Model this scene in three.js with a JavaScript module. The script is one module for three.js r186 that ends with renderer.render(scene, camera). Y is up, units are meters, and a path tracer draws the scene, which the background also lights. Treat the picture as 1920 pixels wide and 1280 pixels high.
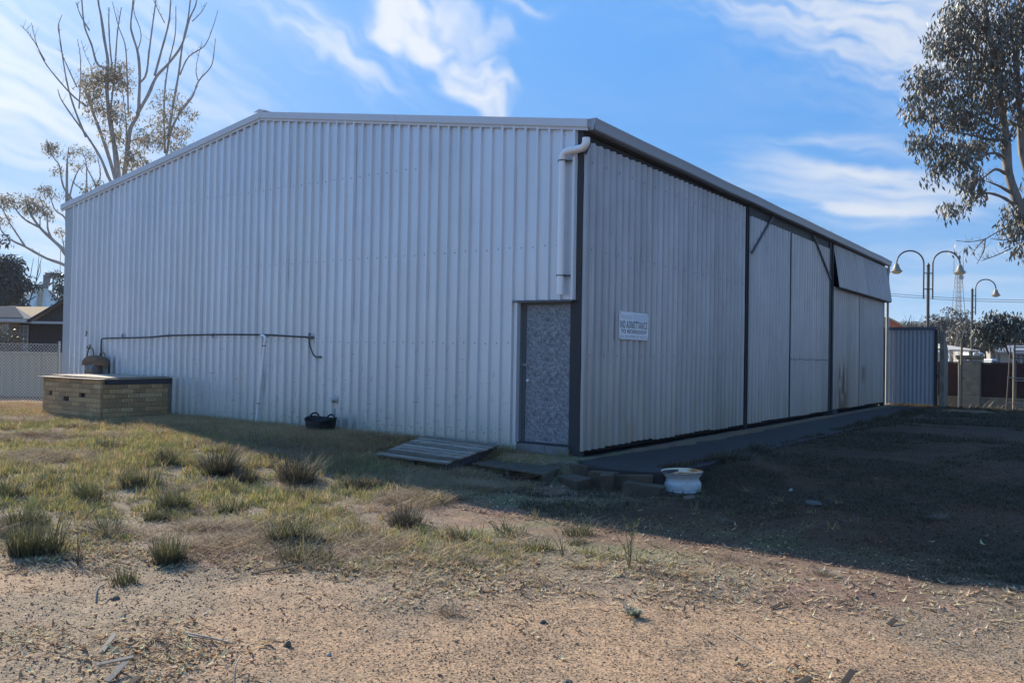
import * as THREE from 'three';
import { mergeGeometries, toCreasedNormals } from 'three/addons/utils/BufferGeometryUtils.js';
import { RoundedBoxGeometry } from 'three/addons/geometries/RoundedBoxGeometry.js';

// ------------------------------------------------------------------ camera, sky, sun, exposure
const scene = new THREE.Scene();
const PH = { f: 1619.56, yaw: 0.605, pitch: 0.0169, roll: 0.0171, p: [5.8836, 1.3206, 10.1356] };
const camera = new THREE.PerspectiveCamera(43.125, 1.5, 0.05, 3000);
camera.position.set(...PH.p);
camera.rotation.set(PH.pitch, PH.yaw, PH.roll, 'YXZ');
camera.updateMatrixWorld(true);
scene.add(camera);
const renderer = new THREE.WebGLRenderer({ antialias: true });
renderer.toneMapping = THREE.LinearToneMapping;
const EXP = 1.7;
renderer.toneMappingExposure = EXP;
renderer.shadowMap.enabled = true;
renderer.shadowMap.type = THREE.PCFSoftShadowMap;
const SUN = new THREE.Vector3(-1.98, 1.0, -0.54).normalize();
const sun = new THREE.DirectionalLight(new THREE.Color(1.0, 0.92, 0.77), 5.0);
sun.position.copy(SUN).multiplyScalar(80);
sun.castShadow = true;
sun.shadow.mapSize.set(4096, 4096);
Object.assign(sun.shadow.camera, { left: -40, right: 40, top: 40, bottom: -40, near: 1, far: 220 });
scene.add(sun, sun.target);
const SKY_STRENGTH = 1.0;

// ------------------------------------------------------------------ helpers: random, noise, numbers
function rng(seed) { let s = seed >>> 0; return () => { s = (s + 0x6D2B79F5) | 0; let t = Math.imul(s ^ (s >>> 15), 1 | s); t = (t + Math.imul(t ^ (t >>> 7), 61 | t)) ^ t; return ((t ^ (t >>> 14)) >>> 0) / 4294967296; }; }
const HT = new Float32Array(65536); { const r = rng(77); for (let i = 0; i < 65536; i++) HT[i] = r(); }
const hash2 = (x, y) => HT[((x * 73 + y * 19349 + (x ^ (y << 3)) * 7) & 65535)];
const PERM = new Uint8Array(512); { const r = rng(5); const a = [...Array(256).keys()]; for (let i = 255; i > 0; i--) { const j = Math.floor(r() * (i + 1)); [a[i], a[j]] = [a[j], a[i]]; } for (let i = 0; i < 512; i++) PERM[i] = a[i & 255]; }
const hsh = (x, y) => PERM[(PERM[x & 255] + (y & 255)) & 511] / 255;
function vn(x, y, px = 0, py = 0) {           // value noise 0..1, optionally periodic
  let xi = Math.floor(x), yi = Math.floor(y); const fx = x - xi, fy = y - yi;
  const u = fx * fx * fx * (fx * (fx * 6 - 15) + 10), v = fy * fy * fy * (fy * (fy * 6 - 15) + 10);
  let x1 = xi + 1, y1 = yi + 1;
  if (px) { xi = ((xi % px) + px) % px; x1 = ((x1 % px) + px) % px; }
  if (py) { yi = ((yi % py) + py) % py; y1 = ((y1 % py) + py) % py; }
  const a = hsh(xi, yi), b = hsh(x1, yi), c = hsh(xi, y1), d = hsh(x1, y1);
  return a + (b - a) * u + (c - a) * v + (a - b - c + d) * u * v;
}
function fbm(x, y, o = 4, px = 0, py = 0) { let s = 0, a = 0.5, t = 0; for (let i = 0; i < o; i++) { s += a * vn(x + i * 17.3 * (px ? 0 : 1), y + i * 9.1 * (py ? 0 : 1), px, py); t += a; a *= 0.5; x *= 2; y *= 2; px *= 2; py *= 2; } return s / t; }
const clamp = (x, a = 0, b = 1) => Math.min(b, Math.max(a, x));
const sst = (a, b, x) => { const t = clamp((x - a) / (b - a)); return t * t * (3 - 2 * t); };
const mix = (a, b, t) => a + (b - a) * t;
const V = (x, y, z) => new THREE.Vector3(x, y, z);
// directions and points seen through the photograph's lens (to survey the place from the picture)
const CM = camera.matrixWorld.clone(), CMI = CM.clone().invert();
const ray = (px, py) => V((px - 960) / PH.f, (640 - py) / PH.f, -1).transformDirection(CM);
const rayD = (px, py) => V((px - 960) / PH.f, (640 - py) / PH.f, -1).applyMatrix4(new THREE.Matrix4().extractRotation(CM));
const at = (px, py, d) => rayD(px, py).multiplyScalar(d).add(camera.position);
const onY = (px, py, h) => { const d = rayD(px, py); return d.multiplyScalar((h - camera.position.y) / d.y).add(camera.position); };
const onZ = (px, py, z) => { const d = rayD(px, py); return d.multiplyScalar((z - camera.position.z) / d.z).add(camera.position); };
const onX = (px, py, x) => { const d = rayD(px, py); return d.multiplyScalar((x - camera.position.x) / d.x).add(camera.position); };
const RIGHT = V(Math.cos(PH.yaw), 0, -Math.sin(PH.yaw)), AWAY = V(-Math.sin(PH.yaw), 0, -Math.cos(PH.yaw));
const inView = (p, m) => { const c = p.clone().applyMatrix4(CMI); if (c.z > -1) return false; const x = 960 + PH.f * c.x / -c.z, y = 640 - PH.f * c.y / -c.z; return x > -m && x < 1920 + m && y < 1280 + m; };

// ------------------------------------------------------------------ the sky: air and cirrus, a computed map
{
  const W = 3072, H = 1536, data = new Float32Array(W * H * 4);
  const patches = [   // centre and size as seen in the photograph (degrees would do as well), tilt, density, stretch of the grain
    [775, 40, 80, 70, 0.75, 1.0, 1.0], [815, 82, 34, 28, 0.3, 1.0, 0.8], [742, 5, 55, 40, 0.9, 0.95, 1.2], [760, -60, 90, 70, 0.9, 0.8, 1.2], [870, 55, 70, 45, 0.9, 0.5, 1.2], [925, 70, 30, 45, 0.9, 0.4, 1],
    [897, 160, 58, 42, 0.5, 0.95, 0.9], [905, 195, 34, 26, 1.2, 0.6, 0.9], [850, 130, 45, 18, 0.7, 0.5, 1],
    [620, 88, 130, 34, 0.5, 0.62, 2], [660, 120, 60, 20, 0.5, 0.5, 2], [560, 50, 90, 30, 0.5, 0.4, 2], [970, 2, 70, 10, 0.1, 0.5, 2],
    [1560, 35, 210, 55, 0.3, 0.75, 2.4], [1690, 75, 130, 75, 0.3, 0.85, 2.2], [1640, -40, 260, 60, 0.25, 0.85, 2.2], [1450, 30, 100, 24, 0.35, 0.5, 2.4], [1850, 60, 220, 100, 0.2, 0.8, 2.2],
    [1560, 265, 130, 14, 0.13, 0.5, 3], [1650, 278, 70, 13, 0.25, 0.42, 3],
    [1620, 330, 170, 20, 0.2, 0.95, 3], [1710, 355, 120, 24, 0.15, 0.95, 3], [1520, 345, 150, 14, 0.15, 0.5, 3], [1620, 392, 130, 20, 0.14, 1.0, 3], [1700, 400, 90, 18, 0.05, 0.7, 3], [1500, 365, 110, 12, 0.2, 0.45, 3],
    [1760, 520, 220, 40, 0.02, 0.35, 3], [1800, 470, 160, 18, 0.05, 0.3, 3], [1500, 300, 70, 10, 0.4, 0.2, 3],
    [40, 60, 260, 40, 0.45, 0.6, 3], [60, 140, 260, 30, 0.42, 0.65, 3], [60, 215, 200, 30, 0.3, 0.85, 3], [-20, 180, 200, 60, 0.4, 0.6, 2.5], [60, 290, 260, 30, 0.2, 0.5, 3], [50, 400, 250, 36, 0.12, 0.6, 3], [60, 470, 200, 34, 0.1, 0.65, 3],
    [420, 215, 110, 26, 0.3, 0.35, 2], [330, 150, 160, 60, 0.45, 0.25, 2.5], [260, 20, 190, 50, 0.5, 0.4, 2.5],
  ].map(([px, py, rx, ry, a, d, s], i) => { const c = ray(px, py), e1 = V(-c.z, 0, c.x).normalize(), e2 = V().crossVectors(e1, c).normalize(); return { c, e1, e2, rx, ry, ca: Math.cos(a), sa: Math.sin(a), d, s, i }; });
  function vec(v) { return v; }
  const sx = SUN.x, sy = SUN.y, sz = SUN.z;
  for (let j = 0; j < H; j++) {
    const el = ((j + 0.5) / H - 0.5) * Math.PI, y = Math.sin(el), c = Math.cos(el);
    for (let i = 0; i < W; i++) {
      const az = ((i + 0.5) / W - 0.5) * 2 * Math.PI, x = c * Math.cos(az), z = c * Math.sin(az), k = (j * W + i) * 4;
      const yy = Math.max(y, 0), t = Math.exp(-yy * 2.5), t2 = Math.exp(-yy * 13);
      let r = mix(0.085, 0.06, t), g = mix(0.33, 0.30, t), b = mix(0.84, 0.72, t);
      r = mix(r, 0.70, 0.9 * t2); g = mix(g, 0.96, 0.9 * t2); b = mix(b, 1.08, 0.9 * t2);
      const cs = x * sx + y * sy + z * sz, an = Math.acos(clamp(cs, -1, 1)) * 57.3;
      const g1 = Math.exp(-an / 9), g2 = Math.exp(-an / 21);
      const g3 = Math.exp(-an / 42) - 0.12; const side = (1 + 0.34 * cs) / 1.07; r *= side; g *= side; b *= side; r += 0.6 * g1 + 0.42 * g2 + 0.02 * g3; g += 0.5 * g1 + 0.34 * g2 + 0.03 * g3; b += 0.35 * g1 + 0.12 * g2 + 0.03 * g3;
      if (y > -0.01) {
        let cl = 0;
        const w1 = (vn(az * 26, el * 26) - 0.5), w2 = (vn(az * 26 + 50, el * 26 + 9) - 0.5), w3 = vn(az * 80 + 7, el * 80) - 0.5, w4 = vn(az * 80 + 90, el * 80 + 31) - 0.5;
        for (const p of patches) {
          const dc = x * p.c.x + y * p.c.y + z * p.c.z; if (dc < 0.93) continue;
          let u = (x * p.e1.x + y * p.e1.y + z * p.e1.z) / dc * PH.f, v = -(x * p.e2.x + y * p.e2.y + z * p.e2.z) / dc * PH.f;
          const wk = p.s > 2.4 ? 0.4 : 1; u += wk * (44 * w1 + 15 * w3); v += wk * (34 * w2 + 13 * w4);
          const a = u * p.ca + v * p.sa, q = -u * p.sa + v * p.ca, e = (a / p.rx) ** 2 + (q / p.ry) ** 2;
          if (e > 6) continue;
          const tex = fbm(a / (46 * p.s) + p.i * 13, q / (p.s > 1.3 ? 13 : 24) + p.i * 7, 5);
          const ge = Math.exp(-e * 0.8); cl = 1 - (1 - cl) * (1 - p.d * (p.s > 1.3 ? 0.95 * ge * sst(0.3, 0.72, tex * 0.85 + 0.15 * ge) : sst(0.22, 0.95, ge * (0.25 + 1.35 * tex))));
        }
        // cirrus streaming one way, faint in view, unseen part thickened to brighten the walls
        const pl = 1 / (y + 0.18), qx = (x * 0.8 - z * 0.6) * pl, qz = (x * 0.6 + z * 0.8) * pl;
        const warp = fbm(qx * 1.2, qz * 1.2, 2) - 0.5;
        const ci = fbm(qx * 1.1 + warp * 1.5, qz * 4.2 + warp * 2.2, 5), big = fbm(qx * 0.55 + 9, qz * 0.55, 2);
        const seen = clamp((x * AWAY.x + z * AWAY.z - 0.5) * 5);
        cl = 1 - (1 - cl) * (1 - mix(0.42, 0.05, seen) * sst(0.5, 0.78, ci * 0.65 + big * 0.42));
        const lum = (0.85 + 0.35 * g2) * (0.75 + 0.25 * side);
        r = mix(r, lum * 0.92, cl * 0.92); g = mix(g, lum * 0.965, cl * 0.92); b = mix(b, lum * 1.04, cl * 0.92);
      }
      data[k] = r / EXP; data[k + 1] = g / EXP; data[k + 2] = b / EXP; data[k + 3] = 1;
    }
  }
  const sky = new THREE.DataTexture(data, W, H, THREE.RGBAFormat, THREE.FloatType);
  sky.mapping = THREE.EquirectangularReflectionMapping; sky.magFilter = THREE.LinearFilter; sky.needsUpdate = true;
  scene.fog = new THREE.FogExp2(new THREE.Color(0.80, 0.88, 1.0), 0.00035);
  scene.background = sky; scene.environment = sky; scene.backgroundIntensity = SKY_STRENGTH;
}

// ------------------------------------------------------------------ helpers: objects
const used = new Map();
function numbered(n) { const k = used.get(n) ?? 0; used.set(n, k + 1); return k ? `${n}_${String(k).padStart(3, '0')}` : n; }
function put(o) { o.traverse((c) => { if (c.isMesh) { c.castShadow = true; c.receiveShadow = true; } }); return o; }
function mesh(name, geo, mat, parent) { const m = new THREE.Mesh(geo, mat); m.name = name; put(m); if (parent) parent.add(m); return m; }
function tag(o, label, category, group) { o.userData.label = label; if (category) o.userData.category = category; if (group) o.userData.group = group; return o; }
function thing(name, label, category, pos = [0, 0, 0], turn = 0, group) { const g = new THREE.Group(); g.name = numbered(name); g.position.set(...pos); g.rotation.y = turn; scene.add(g); return tag(g, label, category, group); }
function solo(name, label, category, geo, mat, group) { const m = mesh(numbered(name), geo, mat, scene); return tag(m, label, category, group); }
function struct(name, geo, mat) { const m = mesh(name, geo, mat, scene); m.userData.kind = 'structure'; return m; }
function norm(g) { const n = g.index ? g.toNonIndexed() : g; for (const k of Object.keys(n.attributes)) if (!['position', 'normal', 'uv', 'color'].includes(k)) n.deleteAttribute(k); if (!n.attributes.normal) n.computeVertexNormals(); if (!n.attributes.uv) n.setAttribute('uv', new THREE.Float32BufferAttribute(new Float32Array(n.attributes.position.count * 2), 2)); n.morphAttributes = {}; return n; }
function join(list) { return mergeGeometries(list.map(norm), false); }
function boxUV(g, s = 1) { // uv in metres from the side each face looks to
  const n = norm(g), p = n.attributes.position, q = n.attributes.normal, uv = n.attributes.uv;
  for (let i = 0; i < p.count; i++) { const ax = Math.abs(q.getX(i)), ay = Math.abs(q.getY(i)), az = Math.abs(q.getZ(i));
    if (ax >= ay && ax >= az) uv.setXY(i, p.getZ(i) * s, p.getY(i) * s); else if (ay >= az) uv.setXY(i, p.getX(i) * s, p.getZ(i) * s); else uv.setXY(i, p.getX(i) * s, p.getY(i) * s); }
  return n;
}
function box(w, h, d, x = 0, y = 0, z = 0, r = 0) { const g = r ? new RoundedBoxGeometry(w, h, d, 2, r) : new THREE.BoxGeometry(w, h, d); g.translate(x, y, z); return boxUV(g); }
function span(x0, x1, y0, y1, z0, z1, r = 0) { return box(x1 - x0, y1 - y0, z1 - z0, (x0 + x1) / 2, (y0 + y1) / 2, (z0 + z1) / 2, r); }
function beam(a, b, w, d, up = V(0, 1, 0)) { // a bar of w x d between two points
  const dir = b.clone().sub(a), L = dir.length(); dir.normalize(); const g = new THREE.BoxGeometry(w, d, L);
  const m = new THREE.Matrix4(), xa = V().crossVectors(up, dir); if (xa.lengthSq() < 1e-6) xa.set(1, 0, 0); xa.normalize(); const ya = V().crossVectors(dir, xa);
  m.makeBasis(xa, ya, dir); m.setPosition(a.clone().add(b).multiplyScalar(0.5)); g.applyMatrix4(m); return norm(g);
}
function tube(pts, rad, sides = 6) { // tapered tube through points; rad: number or function of 0..1
  const P = pts.map((p) => (p.isVector3 ? p : V(...p))), n = P.length, pos = [], nor = [], uv = [], idx = []; let nx = V(1, 0, 0), len = 0;
  const R = typeof rad === 'number' ? () => rad : rad;
  for (let i = 0; i < n; i++) {
    const t = P[Math.min(i + 1, n - 1)].clone().sub(P[Math.max(i - 1, 0)]).normalize();
    nx.addScaledVector(t, -nx.dot(t)); if (nx.lengthSq() < 1e-4) nx.set(t.y, t.z, t.x).addScaledVector(t, -(t.y * t.x + t.z * t.y + t.x * t.z)); nx.normalize(); const b = V().crossVectors(t, nx);
    if (i) len += P[i].distanceTo(P[i - 1]);
    const r = R(i / (n - 1));
    for (let k = 0; k <= sides; k++) { const a = k / sides * 2 * Math.PI, d = nx.clone().multiplyScalar(Math.cos(a)).addScaledVector(b, Math.sin(a)); pos.push(P[i].x + d.x * r, P[i].y + d.y * r, P[i].z + d.z * r); nor.push(d.x, d.y, d.z); uv.push(k / sides, len); }
  }
  for (let i = 0; i < n - 1; i++) for (let k = 0; k < sides; k++) { const a = i * (sides + 1) + k, b2 = a + sides + 1; idx.push(a, a + 1, b2, b2, a + 1, b2 + 1); }
  for (const [o, s] of [[0, 1], [(n - 1) * (sides + 1), -1]]) for (let k = 1; k < sides - 1; k++) s > 0 ? idx.push(o, o + k + 1, o + k) : idx.push(o, o + k, o + k + 1);
  const g = new THREE.BufferGeometry(); g.setAttribute('position', new THREE.Float32BufferAttribute(pos, 3)); g.setAttribute('normal', new THREE.Float32BufferAttribute(nor, 3)); g.setAttribute('uv', new THREE.Float32BufferAttribute(uv, 2)); g.setIndex(idx); return norm(g);
}
function smooth(pts, n = 6) { const c = new THREE.CatmullRomCurve3(pts.map((p) => (p.isVector3 ? p : V(...p)))); return c.getPoints((pts.length - 1) * n); }
function lathe(prof, seg = 32) { return norm(new THREE.LatheGeometry(prof.map(([x, y]) => new THREE.Vector2(x, y)), seg)); }
function tris(pos, uv) { const g = new THREE.BufferGeometry(); g.setAttribute('position', new THREE.Float32BufferAttribute(pos, 3)); if (uv) g.setAttribute('uv', new THREE.Float32BufferAttribute(uv, 2)); g.computeVertexNormals(); return norm(g); }
function poly(ptsList) { // list of flat polygons (fans), flat normals
  const pos = []; for (const P of ptsList) for (let i = 1; i < P.length - 1; i++) for (const p of [P[0], P[i], P[i + 1]]) pos.push(p.x, p.y, p.z); return boxUV(tris(pos)); }
function slab(P, thick) { // a plate of given thickness under a flat polygon
  const n = V().crossVectors(P[1].clone().sub(P[0]), P[2].clone().sub(P[0])).normalize(), Q = P.map((p) => p.clone().addScaledVector(n, -thick)), f = [P, [...Q].reverse()];
  for (let i = 0; i < P.length; i++) { const j = (i + 1) % P.length; f.push([P[j], P[i], Q[i], Q[j]]); } return poly(f); }

// ------------------------------------------------------------------ materials
function tex(w, h, fn, { srgb = false, rep = true, sx = 1, sy = 1 } = {}) {
  const d = new Uint8Array(w * h * 4);
  for (let j = 0; j < h; j++) for (let i = 0; i < w; i++) { const c = fn(i / w, j / h, i, j), k = (j * w + i) * 4; if (typeof c === 'number') { d[k] = d[k + 1] = d[k + 2] = clamp(c) * 255; } else { d[k] = clamp(c[0]) * 255; d[k + 1] = clamp(c[1]) * 255; d[k + 2] = clamp(c[2]) * 255; } d[k + 3] = 255; }
  const t = new THREE.DataTexture(d, w, h); t.magFilter = THREE.LinearFilter; t.minFilter = THREE.LinearMipmapLinearFilter; t.generateMipmaps = true; t.wrapS = t.wrapT = rep ? THREE.RepeatWrapping : THREE.ClampToEdgeWrapping; t.repeat.set(sx, sy); if (srgb) t.colorSpace = THREE.SRGBColorSpace; t.needsUpdate = true; return t;
}
const lin = (r, g, b) => new THREE.Color().setRGB(r, g, b);
function std(o) { const c = o.color; const m = new THREE.MeshStandardMaterial({ roughness: 0.8, side: THREE.DoubleSide, ...o, color: Array.isArray(c) ? lin(...c) : c ?? 0xffffff }); return m; }
function phys(o) { const c = o.color; return new THREE.MeshPhysicalMaterial({ roughness: 0.8, side: THREE.DoubleSide, ...o, color: Array.isArray(c) ? lin(...c) : c ?? 0xffffff }); }
const leafMat = (c, tr = 0.35) => phys({ color: c, roughness: 0.75, transmission: tr, thickness: 0 });

// textures: colour and relief of surfaces only
const T = {};
T.grit = tex(1024, 1024, (u, v, i, j) => { const s = hash2(i >> 1, j >> 1), a = vn(u * 220, v * 220, 220, 220), b = fbm(u * 40, v * 40, 4, 40, 40), c = fbm(u * 5, v * 5, 3, 5, 5); let t = 0.64 + 0.55 * (a - 0.5) + 0.4 * (b - 0.5) + 0.25 * (c - 0.5) + 0.2 * (s - 0.5); if (a > 0.83) t += 0.18; if (a < 0.17) t -= 0.2; return [t, t * 0.985, t * 0.96]; });
T.gritB = tex(1024, 1024, (u, v) => 0.45 * vn(u * 220, v * 220, 220, 220) + 0.35 * fbm(u * 70, v * 70, 3, 70, 70) + 0.2 * fbm(u * 12, v * 12, 2, 12, 12));
// white steel: rain streaks, dust towards the ground, scuffs and chips on the lower metre (u 13.6 m, v 5.8 m)
{
  const W = 2048, H = 1024, chips = new Float32Array(W * H), r = rng(41);
  const mark = (x, y, l, w, a, d) => { const n = Math.ceil(l * 1.5) + 1; for (let k = 0; k <= n; k++) { const px = x + Math.cos(a) * l * k / n, py = y + Math.sin(a) * l * k / n + Math.sin(k * 0.5) * 0.5; for (let q = 0; q < w; q++) { const X = Math.round(px), Y = Math.round(py) + q; if (X >= 0 && X < W && Y >= 0 && Y < H) chips[Y * W + X] = Math.max(chips[Y * W + X], d); } } };
  for (let k = 0; k < 520; k++) { const y = 6 + 240 * r() ** 1.7; mark(r() * W, y, 2 + r() * 16, r() < 0.5 ? 2 : 1, (r() - 0.5) * 0.4 + (r() < 0.25 ? 1.5 : 0), 0.15 + 0.35 * r()); }
  for (let k = 0; k < 260; k++) { const rib = Math.floor(r() * 66), x = ((rib + 0.165) * 0.2 / 13.6) * W + r() * 3; mark(x, 8 + 200 * r() ** 1.4, 3 + r() * 16, 2, 1.57, 0.45 + 0.4 * r()); ; }
  for (let k = 0; k < 120; k++) mark(r() * W, r() * H, 1 + r() * 3, 1, r() * 3, 0.3);
  T.white = tex(W, H, (u, v, i, j) => {
    const st = fbm(u * 260, v * 5, 3), st2 = fbm(u * 60 + 7, v * 2.5, 3), sp = fbm(u * 24, v * 12, 4), y = v * 5.8;
    let t = 0.93 + 0.07 * (st - 0.5) + 0.09 * (st2 - 0.5) + 0.06 * (sp - 0.5);
    const low = Math.exp(-y / 0.35), mid = Math.exp(-y / 1.0);
    t -= 0.12 * mid * (0.5 + sp) + 0.16 * low * (0.4 + st);
    const c = chips[j * W + i]; t *= 1 - 0.72 * c;
    return [t * (1 - 0.02 * mid + 0.03 * low), t, t * (1 - 0.02 * mid - 0.14 * low)];
  }, { rep: false });
}
// zinc sheet of the long wall: dull, streaked, brown splash at the foot, oil stain by the far doors (u 19.6 m, v 4.6 m)
T.zinc = tex(2048, 512, (u, v, i, j) => {
  const st = fbm(u * 420, v * 4, 3), st2 = fbm(u * 90 + 3, v * 2, 3), sp = fbm(u * 60, v * 14, 4), y = v * 4.6, x = u * 19.6, sheet = hsh(Math.floor((x + 0.115) / 0.8), 3);
  let t = 0.80 + 0.12 * (st - 0.5) + 0.2 * (st2 - 0.5) + 0.12 * (sp - 0.5) + 0.12 * (sheet - 0.5);
  const low = Math.exp(-y / 0.9) * (0.35 + 0.9 * sp); let r = t * (1 - 0.12 * low), g = t * (1 - 0.2 * low), b = t * (1 - 0.36 * low);
  const rust = sst(0.62, 0.8, fbm(u * 38 + 40, v * 3, 4)) * Math.exp(-y / 1.6); r *= 1 - 0.05 * rust; g *= 1 - 0.12 * rust; b *= 1 - 0.2 * rust;
  const blot = Math.exp(-(((x - 13.9) / 0.55) ** 2)) * sst(1.5, 0.9, y) * sst(0.3, 0.6, fbm(u * 120, v * 6, 3)) + 0.6 * Math.exp(-(((x - 16.3) / 0.22) ** 2)) * sst(1.3, 1.1, y) * sst(0.6, 0.9, y);
  const haze = Math.exp(-(((x - 14.5) / 1.6) ** 2)) * sst(2.0, 1.2, y) * 0.35; r *= 1 - 0.62 * clamp(blot) - 0.1 * haze; g *= 1 - 0.66 * clamp(blot) - 0.25 * haze; b *= 1 - 0.7 * clamp(blot) - 0.4 * haze;
  return [r, g, b];
}, { rep: false });
T.spangle = (() => { // galvanised crystals
  const N = 420, px = [], r = rng(8); for (let i = 0; i < 900; i++) px.push([r(), r(), r(), r()]);
  const G = 30, grid = Array.from({ length: G * G }, () => []); px.forEach((p, i) => grid[Math.floor(p[1] * G) * G + Math.floor(p[0] * G)].push(i));
  return tex(512, 512, (u, v) => { let b1 = 9, id = 0; const gx = Math.floor(u * G), gy = Math.floor(v * G); const wu = u + 0.008 * (vn(u * 60, v * 60, 60, 60) - 0.5), wv = v + 0.008 * (vn(u * 60 + 30, v * 60, 60, 60) - 0.5);
    for (let a = -1; a <= 1; a++) for (let b = -1; b <= 1; b++) for (const k of grid[((gy + a + G) % G) * G + ((gx + b + G) % G)]) { let dx = Math.abs(px[k][0] - wu), dy = Math.abs(px[k][1] - wv); dx = Math.min(dx, 1 - dx); dy = Math.min(dy, 1 - dy); const d = dx * dx + dy * dy; if (d < b1) { b1 = d; id = k; } }
    const f = vn(u * 12, v * 12, 12, 12); return 0.40 + 0.42 * px[id][2] ** 1.6 + 0.22 * (f - 0.5) + 0.18 * (vn(u * 150 * (0.5 + px[id][3]), v * 150) - 0.5) * px[id][3]; }); })();
T.concrete = tex(512, 512, (u, v, i, j) => 0.72 + 0.5 * (fbm(u * 6, v * 6, 5, 6, 6) - 0.5) + 0.18 * (hash2(i, j) - 0.5));
T.concreteB = tex(512, 512, (u, v, i, j) => 0.6 * fbm(u * 20, v * 20, 4, 20, 20) + 0.3 * hash2(i, j));
T.wood = tex(512, 512, (u, v) => { const g = fbm(u * 3, v * 60, 4, 3, 60), k = fbm(u * 8, v * 8, 3, 8, 8); return [0.55 + 0.6 * (g - 0.5) + 0.3 * (k - 0.5), 0.54 + 0.6 * (g - 0.5) + 0.3 * (k - 0.5), 0.52 + 0.58 * (g - 0.5) + 0.28 * (k - 0.5)]; });
T.brick = tex(256, 256, (u, v, i, j) => 0.76 + 0.45 * (fbm(u * 18, v * 18, 4, 18, 18) - 0.5) + 0.22 * (hash2(i, j) - 0.5));
T.bark = tex(256, 512, (u, v) => 0.6 + 0.6 * (fbm(u * 14, v * 8, 4, 14, 8) - 0.5) + 0.25 * (fbm(u * 3, v * 3, 2, 3, 3) - 0.5));
T.rim = tex(512, 256, (u, v, i, j) => { const n = fbm(u * 14, v * 8, 4, 14, 8), d = fbm(u * 40, v * 20, 3, 40, 20); let t = 0.86 + 0.18 * (n - 0.5) - 0.1 * sst(0.55, 0.7, d); return [t, t * 0.99, t * 0.98]; });
T.rust = tex(256, 256, (u, v) => { const n = fbm(u * 9, v * 9, 4, 9, 9), w = sst(0.5, 0.62, fbm(u * 4, v * 4, 4, 4, 4)); return [mix(0.50 + 0.4 * (n - 0.5), 0.95, w * 0.75), mix(0.20 + 0.2 * (n - 0.5), 0.80, w * 0.75), mix(0.07 + 0.08 * (n - 0.5), 0.58, w * 0.75)]; });

const M = {
  white: std({ color: [0.82, 0.845, 0.88], map: T.white, roughness: 0.38, metalness: 0.4 }),
  trim: std({ color: [0.68, 0.72, 0.77], roughness: 0.45 }),
  flash: std({ color: [0.46, 0.48, 0.50], roughness: 0.5, metalness: 0.15 }),
  zinc: std({ color: [0.64, 0.66, 0.69], map: T.zinc, roughness: 0.42, metalness: 0.5 }),
  gutter: std({ color: [0.42, 0.45, 0.49], roughness: 0.5, metalness: 0.25 }),
  steel: std({ color: [0.035, 0.037, 0.043], roughness: 0.6 }),
  steelGrey: std({ color: [0.12, 0.125, 0.135], roughness: 0.55 }),
  dark: std({ color: [0.02, 0.02, 0.022], roughness: 0.9 }),
  pvc: phys({ color: [0.95, 0.95, 0.95], roughness: 0.35, clearcoat: 1, clearcoatRoughness: 0.15, metalness: 0.15 }),
  spangle: std({ color: [0.42, 0.45, 0.49], map: T.spangle, roughness: 0.5, metalness: 0.25 }),
  galvPost: std({ color: [0.30, 0.31, 0.32], roughness: 0.5, metalness: 0.4 }),
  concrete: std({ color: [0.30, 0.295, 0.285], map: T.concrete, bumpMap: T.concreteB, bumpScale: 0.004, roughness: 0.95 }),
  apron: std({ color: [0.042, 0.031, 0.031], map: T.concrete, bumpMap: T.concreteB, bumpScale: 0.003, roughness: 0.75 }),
  blackPipe: std({ color: [0.02, 0.02, 0.022], roughness: 0.5 }),
  brass: std({ color: [0.18, 0.14, 0.08], roughness: 0.5, metalness: 0.5 }),
  rubber: std({ color: [0.014, 0.015, 0.018], roughness: 0.55 }),
  greyWood: std({ color: [0.54, 0.45, 0.37], map: T.wood, roughness: 0.95, bumpMap: T.wood, bumpScale: 0.002 }),
  greyWood2: std({ color: [0.40, 0.325, 0.26], map: T.wood, roughness: 0.95, bumpMap: T.wood, bumpScale: 0.002 }),
  brownWood: std({ color: [0.20, 0.165, 0.125], map: T.wood, roughness: 0.95, bumpMap: T.wood, bumpScale: 0.002 }),
  mortar: std({ color: [0.30, 0.27, 0.21], map: T.brick, roughness: 1 }),
  board: std({ color: [0.62, 0.49, 0.37], map: T.concrete, roughness: 0.9 }),
  fascia: std({ color: [0.05, 0.055, 0.065], roughness: 0.7 }),
  rimWhite: std({ color: [0.72, 0.73, 0.74], map: T.rim, roughness: 0.4 }),
  rimRust: std({ map: T.rust, roughness: 0.95 }),
  rimRed: std({ color: [0.16, 0.035, 0.022], map: T.concrete, roughness: 0.8 }),
};

// ------------------------------------------------------------------ the ground: one sheet to the horizon
const hill = (x, z) => {
  const a = 0.02 - 0.2 * sst(1.0, 6.5, z), b = mix(-0.01 - 0.2 * sst(0.15, 1.1, z) - 0.03 * sst(2, 6, z), -0.072 - 0.18 * sst(-2.6, 0.4, z), sst(0.1, 0.8, x)), t = sst(-4.4, -1.2, x);
  return mix(a, b, t) - 0.07 * Math.exp(-(((x - 0.1) / 0.7) ** 2) - (((z - 1.5) / 0.6) ** 2)) + 0.17 * Math.exp(-(((x - 1.95) / 0.42) ** 2) - (((z + 0.75) / 0.75) ** 2));
};
const gh = (x, z) => { if (x < 0.1 && z < 0.06 && x > -13.4 && z > -19.2) return -0.1; return hill(x, z) + 0.035 * (fbm(x * 0.9 + 50, z * 0.9 + 50, 3) - 0.5) + 0.03 * (fbm(x * 3.1 + 90, z * 3.1, 2) - 0.5); };
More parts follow.
